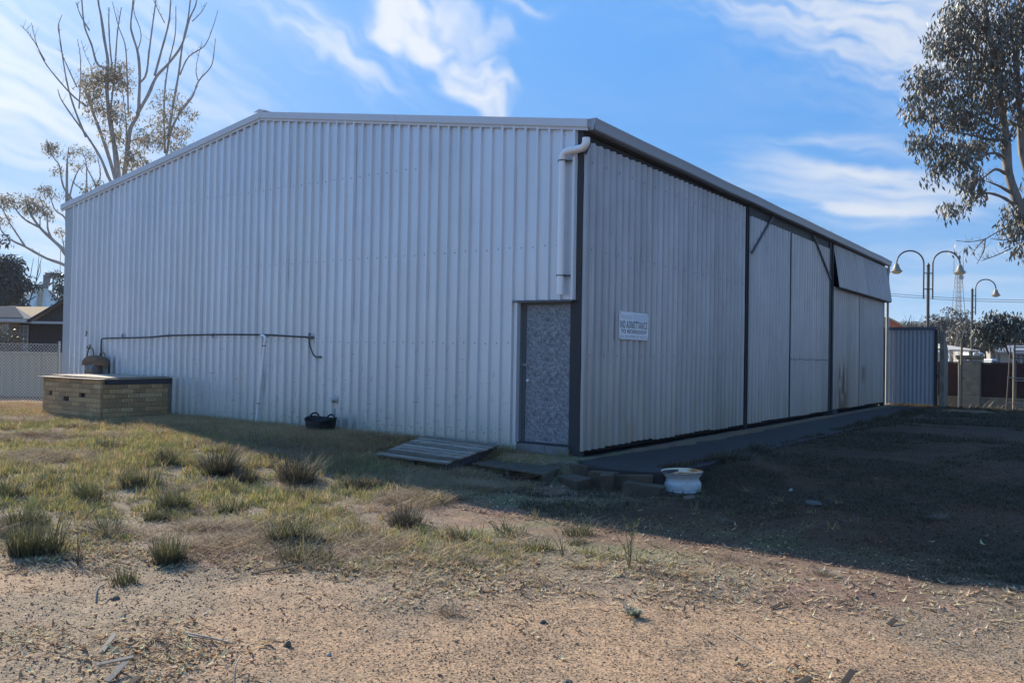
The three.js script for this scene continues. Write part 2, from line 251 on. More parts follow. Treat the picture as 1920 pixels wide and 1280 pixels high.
// how much grass grows at a spot (0..1); gravel towards the street, moss and thin grass at the shady side
const edge = (x, z) => (x - 1) * -0.447 + (z - 6.15) * -0.894 + 1.0 * (fbm(x * 0.8 + 20, z * 0.8 + 7, 3) - 0.5);
const grassy = (x, z) => sst(-0.2, 0.9, edge(x, z)) * mix(1, 0.35, sst(1.6, 4, x));
const patch = (x, z) => fbm(x * 0.55 + 3, z * 0.55 + 31, 4);
function groundColor(x, z) {
  const e = edge(x, z), n = patch(x, z), n2 = fbm(x * 2.3, z * 2.3 + 11, 3), n3 = fbm(x * 0.35 + 60, z * 0.35, 3);
  let c = [0.325, 0.205, 0.118];                                   // orange gravel
  const grey = sst(0.42, 0.56, n3 * 0.5 + n * 0.3 + n2 * 0.2 + 0.05 * sst(1.2, -0.3, Math.abs(e + 0.4)));
  c = [mix(c[0], 0.24, grey), mix(c[1], 0.17, grey), mix(c[2], 0.108, grey)];
  const litter = sst(-0.55, 0.35, e);                              // brown litter at the border
  c = [mix(c[0], 0.20, litter), mix(c[1], 0.145, litter), mix(c[2], 0.095, litter)];
  const g = sst(0.5, 1.4, e) * sst(0.35, 0.6, n2 * 0.5 + n * 0.5);
  c = [mix(c[0], 0.155, g), mix(c[1], 0.145, g), mix(c[2], 0.065, g)];
  const red = sst(0.55, 0.7, fbm(x * 0.9 + 11, z * 0.9 + 40, 3)) * 0.6; c = [mix(c[0], 0.24, red * litter), mix(c[1], 0.125, red * litter), mix(c[2], 0.085, red * litter)];
  const wallside = sst(1.9, 0.9, z) * sst(0.3, -0.8, x); c = [mix(c[0], 0.26, wallside), mix(c[1], 0.165, wallside), mix(c[2], 0.08, wallside)];
  const yard = sst(0.2, 2.2, x + 0.6 * (n - 0.5)) * sst(4.4, 1.8, z + 1.4 * (n2 - 0.5)); // dark soil with moss along the shed, darkened further to carry its shade
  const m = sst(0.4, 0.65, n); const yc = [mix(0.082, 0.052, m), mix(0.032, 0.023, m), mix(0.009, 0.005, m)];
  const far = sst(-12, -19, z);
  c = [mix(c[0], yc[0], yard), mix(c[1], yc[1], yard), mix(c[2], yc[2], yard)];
  if (far) c = [mix(c[0], 0.16, far * 0.6), mix(c[1], 0.135, far * 0.6), mix(c[2], 0.085, far * 0.6)];
  return c;
}
{
  const axis = (f0, f1, st, lim) => { const a = []; let x = f0, s = st; while (x > -lim) { a.unshift(x); x -= s; s *= 1.28; } x = f0 + st; while (x < f1) { a.push(x); x += st; } s = st; while (x < lim) { a.push(x); x += s; s *= 1.28; } a.push(lim); a.unshift(-lim); return a; };
  const X = axis(-14, 9, 0.07, 1600), Z = axis(-5, 9.2, 0.07, 1600), nx = X.length, nz = Z.length, pos = new Float32Array(nx * nz * 3), col = new Float32Array(nx * nz * 3), uv = new Float32Array(nx * nz * 2), idx = [];
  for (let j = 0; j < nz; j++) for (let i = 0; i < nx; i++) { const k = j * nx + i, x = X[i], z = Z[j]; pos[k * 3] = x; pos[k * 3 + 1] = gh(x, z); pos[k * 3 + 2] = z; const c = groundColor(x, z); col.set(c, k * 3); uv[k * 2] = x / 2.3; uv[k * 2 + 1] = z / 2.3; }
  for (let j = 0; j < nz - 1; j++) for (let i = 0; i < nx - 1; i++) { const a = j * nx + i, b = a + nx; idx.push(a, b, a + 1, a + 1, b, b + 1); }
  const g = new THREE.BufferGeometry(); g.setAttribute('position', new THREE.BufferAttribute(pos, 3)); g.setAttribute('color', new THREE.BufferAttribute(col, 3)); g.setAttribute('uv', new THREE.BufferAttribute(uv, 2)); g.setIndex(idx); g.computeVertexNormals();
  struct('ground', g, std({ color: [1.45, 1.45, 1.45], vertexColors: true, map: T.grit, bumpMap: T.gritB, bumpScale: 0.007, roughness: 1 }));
}

// ------------------------------------------------------------------ the shed
const shed = thing('workshop_shed', 'large white corrugated steel workshop shed with low gable and long row of metal doors', 'shed');
const EAVE = 4.41, RIDGE_X = -6.67, SLOPE = (5.50 - 4.41) / 6.75;
const roofAt = (x) => 5.50 - SLOPE * Math.abs(x - RIDGE_X);   // underside of the barge
const PITCH = 0.2, PROF = [[0, 0], [0.121, 0], [0.125, 0.003], [0.1435, 0.040], [0.147, 0.043], [0.176, 0.043], [0.1795, 0.040], [0.196, 0.003], [0.2, 0]];
// ribbed sheet: u along the wall, v up, w out of it; map() puts it on its wall
function ribSheet(u0, ribs, v0, v1, map, uvOf, seed, rows = 10, clip = [-1e9, 1e9], wave = 0.006) {
  const us = []; for (let k = 0; k < ribs; k++) for (const [a, w] of PROF) { if (k && a === 0) continue; us.push([u0 + k * PITCH + a, w]); }
  const pos = [], uv = []; const P = (u, w, t) => { const uu = clamp(u, clip[0], clip[1]), lo = typeof v0 === 'function' ? v0(uu) : v0, hi = typeof v1 === 'function' ? v1(uu) : v1, v = mix(lo, hi, t); return [uu, v, w + wave * (fbm(uu * 2.2 + seed * 3.7, v * 1.6 + seed, 2) - 0.5) * 2]; };
  for (let i = 0; i < us.length - 1; i++) { if (us[i + 1][0] <= clip[0] || us[i][0] >= clip[1]) continue; for (let j = 0; j < rows; j++) { const a = P(...us[i], j / rows), b = P(...us[i + 1], j / rows), c = P(...us[i + 1], (j + 1) / rows), d = P(...us[i], (j + 1) / rows); for (const q of [a, b, c, a, c, d]) { pos.push(...map(...q)); uv.push(...uvOf(q[0], q[1])); } } }
  return tris(pos, uv);
}
const gMap = (u, v, w) => [u, v, w], gUV = (u, v) => [(u + 13.3) / 13.6, v / 5.8];
const sMap = (u, v, w) => [w, v, -u], sUV = (u, v) => [u / 19.6, v / 4.6];
const whites = [M.white, ...[[0.80, 0.825, 0.85], [0.835, 0.86, 0.90], [0.79, 0.82, 0.86]].map((c) => { const m = M.white.clone(); m.color = lin(...c); return m; })];
for (let s = 0; s < 15; s++) { const r = (s * 37 % 7) / 7; mesh('cladding_sheet', ribSheet(-13.0897 + s * 0.8, 4, -0.03 - 0.02 * r, (u) => roofAt(u) + 0.02, gMap, gUV, s + 1), whites[(s * 5) % 4], shed); }
mesh('cladding_sheet', ribSheet(-1.0897, 5, 2.1, (u) => roofAt(u) + 0.02, gMap, gUV, 21, 6), M.white, shed);
// fixed sheets of the first bay of the long wall
for (let s = 0; s < 8; s++) mesh('cladding_sheet', ribSheet(-0.1154 + s * 0.8, 4, 0.05 + 0.012 * (s % 3), s === 0 ? (u) => (u < 0.09 ? 4.08 : 4.27 + 0.003 * s) : 4.27 + 0.006 * s, sMap, sUV, 30 + s, 10, [0.02, 6.36], 0.006), M.zinc, shed);
// screws, too small to pick apart singly
{
  const L = []; const one = new THREE.CylinderGeometry(0.0075, 0.0085, 0.008, 6); one.rotateX(Math.PI / 2);
  for (const [h, o] of [[4.2117, 3.0001], [2.8596, 0.3917], [1.5032, 1.1944]]) for (let x = -o; x > -13.0; x -= 0.2) { if (h > roofAt(x) - 0.1) continue; const g = one.clone(); g.translate(x, h + 0.008 * Math.sin(x * 9), 0.005); L.push(g); }
  for (let x = -o2(); x > -13.0; x -= 0.2) { for (const h of [0.2]) { const g = one.clone(); g.translate(x, h, 0.005); L.push(g); } }
  for (const h of [1.35, 2.8, 4.0]) for (let u = 0.2; u < 6.3; u += 0.4) { const g = one.clone(); g.rotateY(Math.PI / 2); g.translate(0.037, h, -u); L.push(g); }
  function o2() { return 1.3944; }
  const s = mesh('screw', join(L), M.steelGrey, shed); s.userData.kind = 'stuff';
}
// left corner flashing, corner column, lining that closes the shed
mesh('corner_flashing', join([span(-13.27, -12.985, -0.05, 4.45, 0.012, 0.022), span(-13.282, -13.27, -0.05, 4.45, -0.3, 0.022)]), M.flash, shed);
mesh('corner_column', join([span(-0.115, 0.0, -0.1, 4.42, -0.012, -0.002), span(-0.012, 0.0, -0.1, 4.42, -0.13, -0.012), span(-0.115, -0.105, -0.1, 2.2, -0.13, -0.012)]), M.steel, shed);
mesh('rear_wall', join([span(-13.27, -13.25, -0.1, 4.42, -19.1, -0.31), span(-13.25, -0.13, -0.1, 4.4, -19.12, -19.1), poly([[V(-13.25, 4.4, -19.11), V(-0.1, 4.4, -19.11), V(RIDGE_X, 5.5, -19.11)]])]), M.flash, shed);
mesh('lining', join([span(-13.2, -1.06, -0.1, 4.30, -0.07, -0.05), span(-1.06, -0.12, 2.12, 4.30, -0.07, -0.05), poly([[V(-13.2, 4.3, -0.06), V(-0.12, 4.3, -0.06), V(RIDGE_X, 5.48, -0.06)]]), span(-0.09, -0.07, 0.0, 4.12, -19.1, -0.14), span(-13.2, -0.1, -0.12, -0.06, -19.1, -0.1)]), M.dark, shed);
// roof: two slopes of sheets, ridge cap, barge capping with a lapped joint
{
  const rp = (x, z, d = 0) => V(x, roofAt(x) + 0.07 + d, z);
  for (let k = 0; k < 12; k++) { const z0 = 0.02 - k * 1.6, z1 = Math.max(z0 - 1.6, -19.15); for (const [xa, xb] of [[RIDGE_X, 0.1], [-13.42, RIDGE_X]]) mesh('roof_sheet', slab([rp(xa, z0), rp(xb, z0), rp(xb, z1), rp(xa, z1)], 0.03), M.flash, shed); }
  const cap = (xa, xb, h0, h1, z0, z1) => { const A = V(xa, roofAt(xa), 0), B = V(xb, roofAt(xb), 0), f = []; const q = (p, h, z) => V(p.x, p.y + h, z); for (const z of [z0, z1]) f.push([q(A, h0, z), q(B, h0, z), q(B, h1, z), q(A, h1, z)]); f.push([q(A, h1, z0), q(B, h1, z0), q(B, h1, z1), q(A, h1, z1)], [q(A, h0, z0), q(B, h0, z0), q(B, h0, z1), q(A, h0, z1)], [q(A, h0, z0), q(A, h1, z0), q(A, h1, z1), q(A, h0, z1)], [q(B, h0, z0), q(B, h1, z0), q(B, h1, z1), q(B, h0, z1)]); return poly(f); };
  const bar = (xa, xb) => mesh('barge_capping', join([cap(xa, xb, 0.018, 0.125, 0.045, 0.068), cap(xa, xb, 0.112, 0.128, -0.16, 0.045), cap(xa, xb, -0.028, 0.012, 0.034, 0.044), cap(xa, xb, 0.012, 0.02, 0.034, 0.058)]), M.trim, shed);
  bar(-13.43, RIDGE_X - 0.002); bar(RIDGE_X + 0.002, -3.4); bar(-3.397, 0.09);
  const rc = []; for (const s of [-1, 1]) rc.push(slab([V(RIDGE_X, roofAt(RIDGE_X) + 0.165, 0.07), V(RIDGE_X + s * 0.16, roofAt(RIDGE_X) + 0.13, 0.07), V(RIDGE_X + s * 0.16, roofAt(RIDGE_X) + 0.13, -19.1), V(RIDGE_X, roofAt(RIDGE_X) + 0.165, -19.1)], 0.012));
  rc.push(poly([[V(RIDGE_X - 0.16, roofAt(RIDGE_X) + 0.12, 0.068), V(RIDGE_X + 0.16, roofAt(RIDGE_X) + 0.12, 0.068), V(RIDGE_X, roofAt(RIDGE_X) + 0.163, 0.068)]]));
  mesh('ridge_cap', join(rc), M.trim, shed);
  mesh('barge_end', join([slab([V(0.09, 4.42, 0.05), V(0.09, 4.53, 0.05), V(0.14, 4.50, -0.02), V(0.14, 4.41, -0.02)], 0.01)]), M.gutter, shed);
}
// gutter along the long side, its stop end, the steel beam behind and the wall top in its shade
{
  const prof = [[0.03, 4.545], [0.03, 4.40], [0.16, 4.385], [0.178, 4.40], [0.186, 4.47], [0.2, 4.535], [0.196, 4.545], [0.188, 4.535], [0.178, 4.48], [0.168, 4.41], [0.155, 4.397], [0.042, 4.41], [0.042, 4.545]];
  const z0 = 0.01, z1 = -19.3, f = []; const n = prof.length;
  for (let i = 0; i < n; i++) { const a = prof[i], b = prof[(i + 1) % n]; for (let k = 0; k < 12; k++) { const za = mix(z0, z1, k / 12), zb = mix(z0, z1, (k + 1) / 12), w = (z) => 0.006 * Math.sin(z * 1.7) + 0.004 * Math.sin(z * 4.1); f.push([V(a[0], a[1] + w(za), za), V(b[0], b[1] + w(za), za), V(b[0], b[1] + w(zb), zb), V(a[0], a[1] + w(zb), zb)]); } }
  mesh('gutter', poly(f), M.gutter, shed);
  mesh('gutter_end', slab([V(0.03, 4.40, 0.02), V(0.16, 4.386, 0.02), V(0.186, 4.47, 0.02), V(0.2, 4.543, 0.02), V(0.03, 4.543, 0.02)], 0.008), M.gutter, shed);
  mesh('gutter_end', slab([V(0.03, 4.40, -19.3), V(0.16, 4.386, -19.3), V(0.186, 4.47, -19.3), V(0.2, 4.543, -19.3), V(0.03, 4.543, -19.3)], 0.008), M.gutter, shed);
  mesh('eave_beam', join([span(-0.06, -0.012, 4.13, 4.42, -19.1, -0.14), span(-0.012, 0.03, 4.36, 4.42, -19.1, -0.03)]), M.steel, shed);
}
// storm pipe of the near corner: elbow into the gutter, offset, drop, two clips
{
  const path = [V(-0.275, 2.17, 0.10), V(-0.275, 4.02, 0.10)]; for (let k = 1; k <= 8; k++) { const a = k / 8 * Math.PI / 2; path.push(V(-0.275 + 0.10 * (1 - Math.cos(a)), 4.02 + 0.10 * Math.sin(a), 0.10)); }
  path.push(V(0.0, 4.135, 0.085)); for (let k = 1; k <= 8; k++) { const a = k / 8 * Math.PI / 2; path.push(V(0.0 + 0.09 * Math.sin(a), 4.135 + 0.09 * (1 - Math.cos(a)), 0.085)); } path.push(V(0.09, 4.27, 0.085));
  mesh('downpipe', tube(path, 0.049, 18), M.pvc, shed);
  const sock = (a, b) => tube([a, b], 0.055, 18);
  mesh('pipe_elbow', join([tube(path.slice(1, 11).concat([V(-0.1, 4.125, 0.097)]), 0.0545, 18)]), M.pvc, shed);
  mesh('pipe_elbow', join([tube([V(-0.03, 4.132, 0.087)].concat(path.slice(11)), 0.0545, 18)]), M.pvc, shed);
  for (const y of [4.0, 2.43]) mesh('pipe_clip', join([span(-0.375, -0.15, y - 0.012, y + 0.012, 0.034, 0.044), new THREE.TorusGeometry(0.053, 0.008, 6, 20).rotateX(Math.PI / 2).translate(-0.275, y, 0.10), span(-0.225, -0.215, y - 0.012, y + 0.012, 0.04, 0.1)]), M.steelGrey, shed);
  // far end downpipe
  mesh('downpipe', join([tube([V(0.11, 4.39, -19.22), V(0.11, 4.2, -19.22), V(0.09, 4.1, -19.22), V(0.09, 0.02, -19.22)], 0.045, 12)]), M.flash, shed);
  mesh('pipe_clip', span(0.0, 0.15, 3.38, 3.41, -19.28, -19.16), M.steelGrey, shed);
}
// small door: galvanised leaf, jamb, head flashing, sill block
{
  const door = new THREE.Group(); door.name = 'door'; shed.add(door);
  mesh('door_trim', span(-1.092, -1.02, -0.05, 2.1, -0.002, 0.003), M.white, door);
  const dl = mesh('door_leaf', join([span(-0.915, -0.17, 0.122, 2.045, -0.062, -0.045, 0.003)]), M.spangle, door);
  { const uv = dl.geometry.attributes.uv; for (let i = 0; i < uv.count; i++) uv.setXY(i, uv.getX(i) * 1.8, uv.getY(i) * 1.8); }
  mesh('jamb', join([span(-1.02, -0.965, 0.11, 2.08, -0.045, 0.034, 0.003)]), std({ color: [0.27, 0.29, 0.31], roughness: 0.5, metalness: 0.2 }), door);
  mesh('jamb', join([span(-0.965, -0.915, 0.11, 2.08, -0.09, -0.03)]), M.steelGrey, door);
  mesh('jamb', span(-0.17, -0.117, 0.0, 2.08, -0.09, -0.012), M.steel, door);
  mesh('head', join([span(-0.965, -0.117, 2.045, 2.09, -0.09, -0.02)]), M.steelGrey, door);
  mesh('threshold', span(-0.965, -0.117, 0.095, 0.121, -0.1, 0.004), M.steel, door);
  const kn = lathe([[0, 0.03], [0.018, 0.028], [0.022, 0.018], [0.012, 0.008], [0.012, 0], [0.026, -0.002], [0.026, -0.006]], 16); kn.rotateX(Math.PI / 2); kn.translate(-0.865, 0.98, -0.038); mesh('handle', kn, M.pvc, door); mesh('lock_plate', box(0.05, 0.13, 0.006, -0.865, 0.98, -0.042, 0.002), M.galvPost, door); mesh('hasp', join([box(0.11, 0.035, 0.012, -0.93, 1.2, -0.026, 0.003), box(0.03, 0.05, 0.02, -0.885, 1.18, -0.036, 0.004)]), M.galvPost, door);
  for (const y of [1.56, 0.4]) mesh('hinge', join([span(-0.19, -0.13, y - 0.05, y + 0.05, -0.044, -0.036), tube([V(-0.165, y - 0.05, -0.036), V(-0.165, y + 0.05, -0.036)], 0.008, 8)]), M.flash, door);
  mesh('head_flashing', join([slab([V(-1.07, 2.112, -0.02), V(-0.1, 2.104, -0.02), V(-0.1, 2.09, 0.075), V(-1.07, 2.098, 0.075)], 0.006), span(-1.07, -0.1, 2.074, 2.094, 0.071, 0.075)]), M.steelGrey, shed);
  mesh('sill_block', join([span(-1.0, -0.53, -0.2, 0.094, -0.12, 0.02, 0.006), span(-0.524, -0.155, -0.2, 0.090, -0.12, 0.024, 0.006)]), M.concrete, shed);
}
// columns, doors, braces and hood of the long wall
{
  mesh('column', join([span(-0.1, 0.03, -0.05, 4.36, -6.535, -6.385), span(0.03, 0.05, -0.05, 4.36, -6.47, -6.45)]), M.steel, shed);
  mesh('column', join([span(-0.1, 0.045, -0.05, 4.36, -12.87, -12.45), span(0.045, 0.075, -0.05, 4.36, -12.68, -12.64), span(-0.1, 0.16, -0.08, 0.1, -12.9, -12.42)]), M.steel, shed);
  mesh('column', span(-0.1, 0.02, -0.05, 4.36, -19.14, -19.07), M.steel, shed);
  const brace = (a, b) => mesh('brace', beam(a, b, 0.04, 0.035, V(1, 0, 0)), M.steelGrey, shed);
  brace(V(0.075, 3.44, -6.56), V(0.06, 4.34, -7.86)); brace(V(0.06, 4.34, -10.9), V(0.075, 3.40, -12.46));
  mesh('door_header', join([span(-0.03, 0.02, 4.2, 4.36, -12.45, -6.54), span(-0.03, 0.02, 4.30, 4.36, -19.07, -12.87)]), M.steel, shed);
  function leaf(ua, ub, v0, v1, seed, name = 'door_leaf') {
    const d = new THREE.Group(); d.name = name; shed.add(d); const n = Math.round((ub - ua) / 0.8);
    for (let s = 0; s < n; s++) { const a = ua + s * 0.8, b = s === n - 1 ? ub : a + 0.8; mesh('cladding_sheet', ribSheet(a, Math.ceil((b - a) / 0.2 - 0.01), v0 + 0.008 * ((s * 5 + seed) % 3), v1, sMap, sUV, seed + s, 8, [a, b], 0.006), M.zinc, d); }
    for (const u of [ua + 0.02, ub - 0.02]) mesh('door_stile', span(-0.05, -0.005, v0 + 0.02, v1, -u - 0.02, -u + 0.02), M.steelGrey, d); return d;
  }
  leaf(6.56, 9.19, 0.06, 4.19, 51); leaf(9.24, 12.44, 0.06, 4.19, 61);
  for (const [z, y] of [[-9.215, 4.19], [-15.705, 3.26]]) mesh('dark_seam_strip', span(-0.01, 0.047, 0.07, y, z - 0.022, z + 0.022), M.steel, shed);  // dark strips added to stand for the shaded gaps between door leaves
  leaf(12.9, 15.68, 0.07, 3.27, 71); leaf(15.73, 19.05, 0.07, 3.27, 81);
{ const L = []; for (let u = 9.34; u < 12.4; u += 0.2) { const g = new THREE.CylinderGeometry(0.014, 0.016, 0.012, 6); g.rotateZ(Math.PI / 2); g.translate(0.042, 1.36 + 0.01 * Math.sin(u * 7), -u); L.push(g); } const q = mesh('screw', join(L), M.steel, shed); q.userData.kind = 'stuff'; }
  // hood over the far doors, leaning outwards
  const hood = new THREE.Group(); hood.name = 'door_hood'; shed.add(hood);
  for (let s = 0; s < 8; s++) { const a = 12.86 + s * 0.8, b = Math.min(a + 0.8, 19.2); mesh('cladding_sheet', ribSheet(a, Math.ceil((b - a) / 0.2 - 0.01), 3.24, 4.335, (u, v, w) => [w + 0.035 + (4.335 - v) * 0.14, v, -u], sUV, 90 + s, 4, [a, b], 0.005), M.zinc, hood); }
  mesh('hood_edge', join([span(0.165, 0.2, 3.215, 3.245, -19.2, -12.86), slab([V(0.03, 4.33, -19.2), V(0.19, 3.22, -19.2), V(0.0, 3.22, -19.2)], 0.008)]), M.steel, hood);
}

// ------------------------------------------------------------------ concrete apron before the long wall, with broken edge
{
  const ed = [[0.0, 0.10], [0.22, 0.34], [0.52, 0.62], [0.9, 0.74], [1.3, 0.72], [1.52, 0.62], [1.62, -0.5], [1.58, -2], [1.6, -5], [1.62, -9], [1.55, -14], [1.5, -19.2]];
  const out = []; const r = rng(12); for (let i = 0; i < ed.length - 1; i++) { const [a, b] = [ed[i], ed[i + 1]], L = Math.hypot(b[0] - a[0], b[1] - a[1]), n = Math.max(2, Math.round(L / 0.12)); for (let k = 0; k < n; k++) out.push([mix(a[0], b[0], k / n) + 0.03 * (r() - 0.5), mix(a[1], b[1], k / n) + 0.03 * (r() - 0.5)]); }
  out.push([1.5, -19.2]);
  const s = new THREE.Shape(); s.moveTo(-0.02, 19.2); s.lineTo(-0.02, -0.06); for (const [x, z] of out) s.lineTo(x, -z);
  const g = new THREE.ExtrudeGeometry(s, { depth: 0.22, bevelEnabled: true, bevelSize: 0.012, bevelThickness: 0.012, bevelSegments: 1 }); g.rotateX(-Math.PI / 2); g.translate(0, -0.265, 0);
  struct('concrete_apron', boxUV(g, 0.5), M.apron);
}
const lump = (seed, sx, sy, sz, det = 2, amp = 0.35) => { const g = new THREE.IcosahedronGeometry(1, det), p = g.attributes.position; for (let i = 0; i < p.count; i++) { const x = p.getX(i), y = p.getY(i), z = p.getZ(i), k = 1 + amp * (fbm(x * 1.3 + seed * 5 + 20, y * 1.3 + z * 1.7 + seed + 20, 3) - 0.5) * 2; p.setXYZ(i, x * k * sx, y * k * sy, z * k * sz); } const m = toCreasedNormals(g, 0.5); return boxUV(m); };
{
  const mossy = std({ color: [0.15, 0.11, 0.075], map: T.concrete, bumpMap: T.concreteB, bumpScale: 0.01, roughness: 1 });
  const block = (x, z, w, h, d, turn, tilt, label, seed) => { const g = new RoundedBoxGeometry(w, h, d, 4, Math.min(w, h, d) * 0.12), p = g.attributes.position; for (let i = 0; i < p.count; i++) { const a = p.getX(i), b = p.getY(i), c = p.getZ(i), k = 0.10 * (fbm(a * 7 + seed, c * 7 + b * 6 + seed, 3) - 0.5), k2 = 0.12 * (fbm(c * 5 + seed + 30, a * 5 + seed, 3) - 0.5); p.setXYZ(i, a + k, b * (1 + 2 * k2) + k2 * 0.6, c + k2); } g.computeVertexNormals(); const m = solo('broken_concrete', label, 'rubble', boxUV(g), mossy, null); m.position.set(x, gh(x, z) + h * 0.28, z); m.rotation.set(tilt, turn, tilt * 0.6); delete m.userData.group; return m; };
  for (const [x0, z0, x1, z1, h, i] of [[0.06, 0.30, 0.50, 0.66, 0.12, 0], [0.56, 0.70, 0.98, 0.80, 0.13, 1], [1.01, 0.81, 1.46, 0.78, 0.14, 2]]) block((x0 + x1) / 2, (z0 + z1) / 2, Math.hypot(x1 - x0, z1 - z0), 0.2, 0.15, Math.atan2(-(z1 - z0), x1 - x0), 0.0, ['mossy kerb piece at the near corner of the apron, beside the dark column', 'middle mossy kerb piece along the front of the apron', 'mossy kerb piece along the apron front, next to the white rim'][i], 21 + i * 3).position.y = -0.155 - 0.012 * i;
  block(0.02, 0.42, 0.34, 0.12, 0.3, 0.3, 0.06, 'small broken concrete lump at the foot of the dark corner column', 3).position.y = -0.12;
  block(0.52, 0.98, 0.46, 0.16, 0.24, -0.55, 0.1, 'mossy concrete lump lying before the corner of the apron', 5);
  block(0.98, 0.98, 0.16, 0.26, 0.16, 0.4, 0.12, 'upright broken brick stub leaning on the apron edge', 7);
  block(1.42, 0.92, 0.5, 0.14, 0.22, 0.05, -0.05, 'flat broken kerb piece next to the white wheel rim', 9);
}

// ------------------------------------------------------------------ sign on the long wall
{
  const t = thing('warning_sign', 'white board sign reading NO ADMITTANCE TO WORKSHOP on the corrugated wall', 'sign', [0.05, 1.797, -1.49], Math.PI / 2);
  const c = document.createElement('canvas'); c.width = 1024; c.height = 440; const x = c.getContext('2d');
  x.fillStyle = '#e6e9f0'; x.fillRect(0, 0, 1024, 440); x.fillStyle = '#cfd5e2'; x.fillRect(470, 20, 530, 120);
  const fit = (s, font, color, y, h, x0, x1) => { x.save(); x.font = font; x.fillStyle = color; const w = x.measureText(s).width; x.translate(x0, y); x.scale((x1 - x0) / w, h); x.fillText(s, 0, 0); x.restore(); };
  fit('Strictly', 'italic 92px serif', '#9a9aa2', 118, 1.1, 36, 440);
  fit('NO ADMITTANCE', 'bold 120px sans-serif', '#0b0f24', 262, 1.36, 26, 992);
  fit('TO WORKSHOP', 'bold 90px sans-serif', '#0b0f24', 344, 1.0, 62, 962);
  fit('ALL ENQUIRIES AT OFFICE', 'bold 60px sans-serif', '#9ca0ae', 416, 1.0, 40, 984);
  const tx = new THREE.CanvasTexture(c); tx.colorSpace = THREE.SRGBColorSpace;
  const g = new RoundedBoxGeometry(0.965, 0.412, 0.012, 2, 0.004); mesh('board', g, std({ color: [0.66, 0.67, 0.69], roughness: 0.5 }), t);
  const f = new THREE.PlaneGeometry(0.955, 0.402); f.translate(0, 0, 0.0075); mesh('sign_face', f, std({ color: [1, 1, 1], map: tx, roughness: 0.35, metalness: 0.25 }), t);
  const bl = []; for (const [a, b] of [[-0.45, 0.18], [0.45, 0.18], [-0.45, -0.18], [0.45, -0.18]]) { const q = new THREE.CylinderGeometry(0.008, 0.008, 0.006, 8); q.rotateX(Math.PI / 2); q.translate(a, b, 0.009); bl.push(q); }
  for (const q of bl) mesh('bolt', q, M.galvPost, t);
  t.rotation.z = 0.0;
}

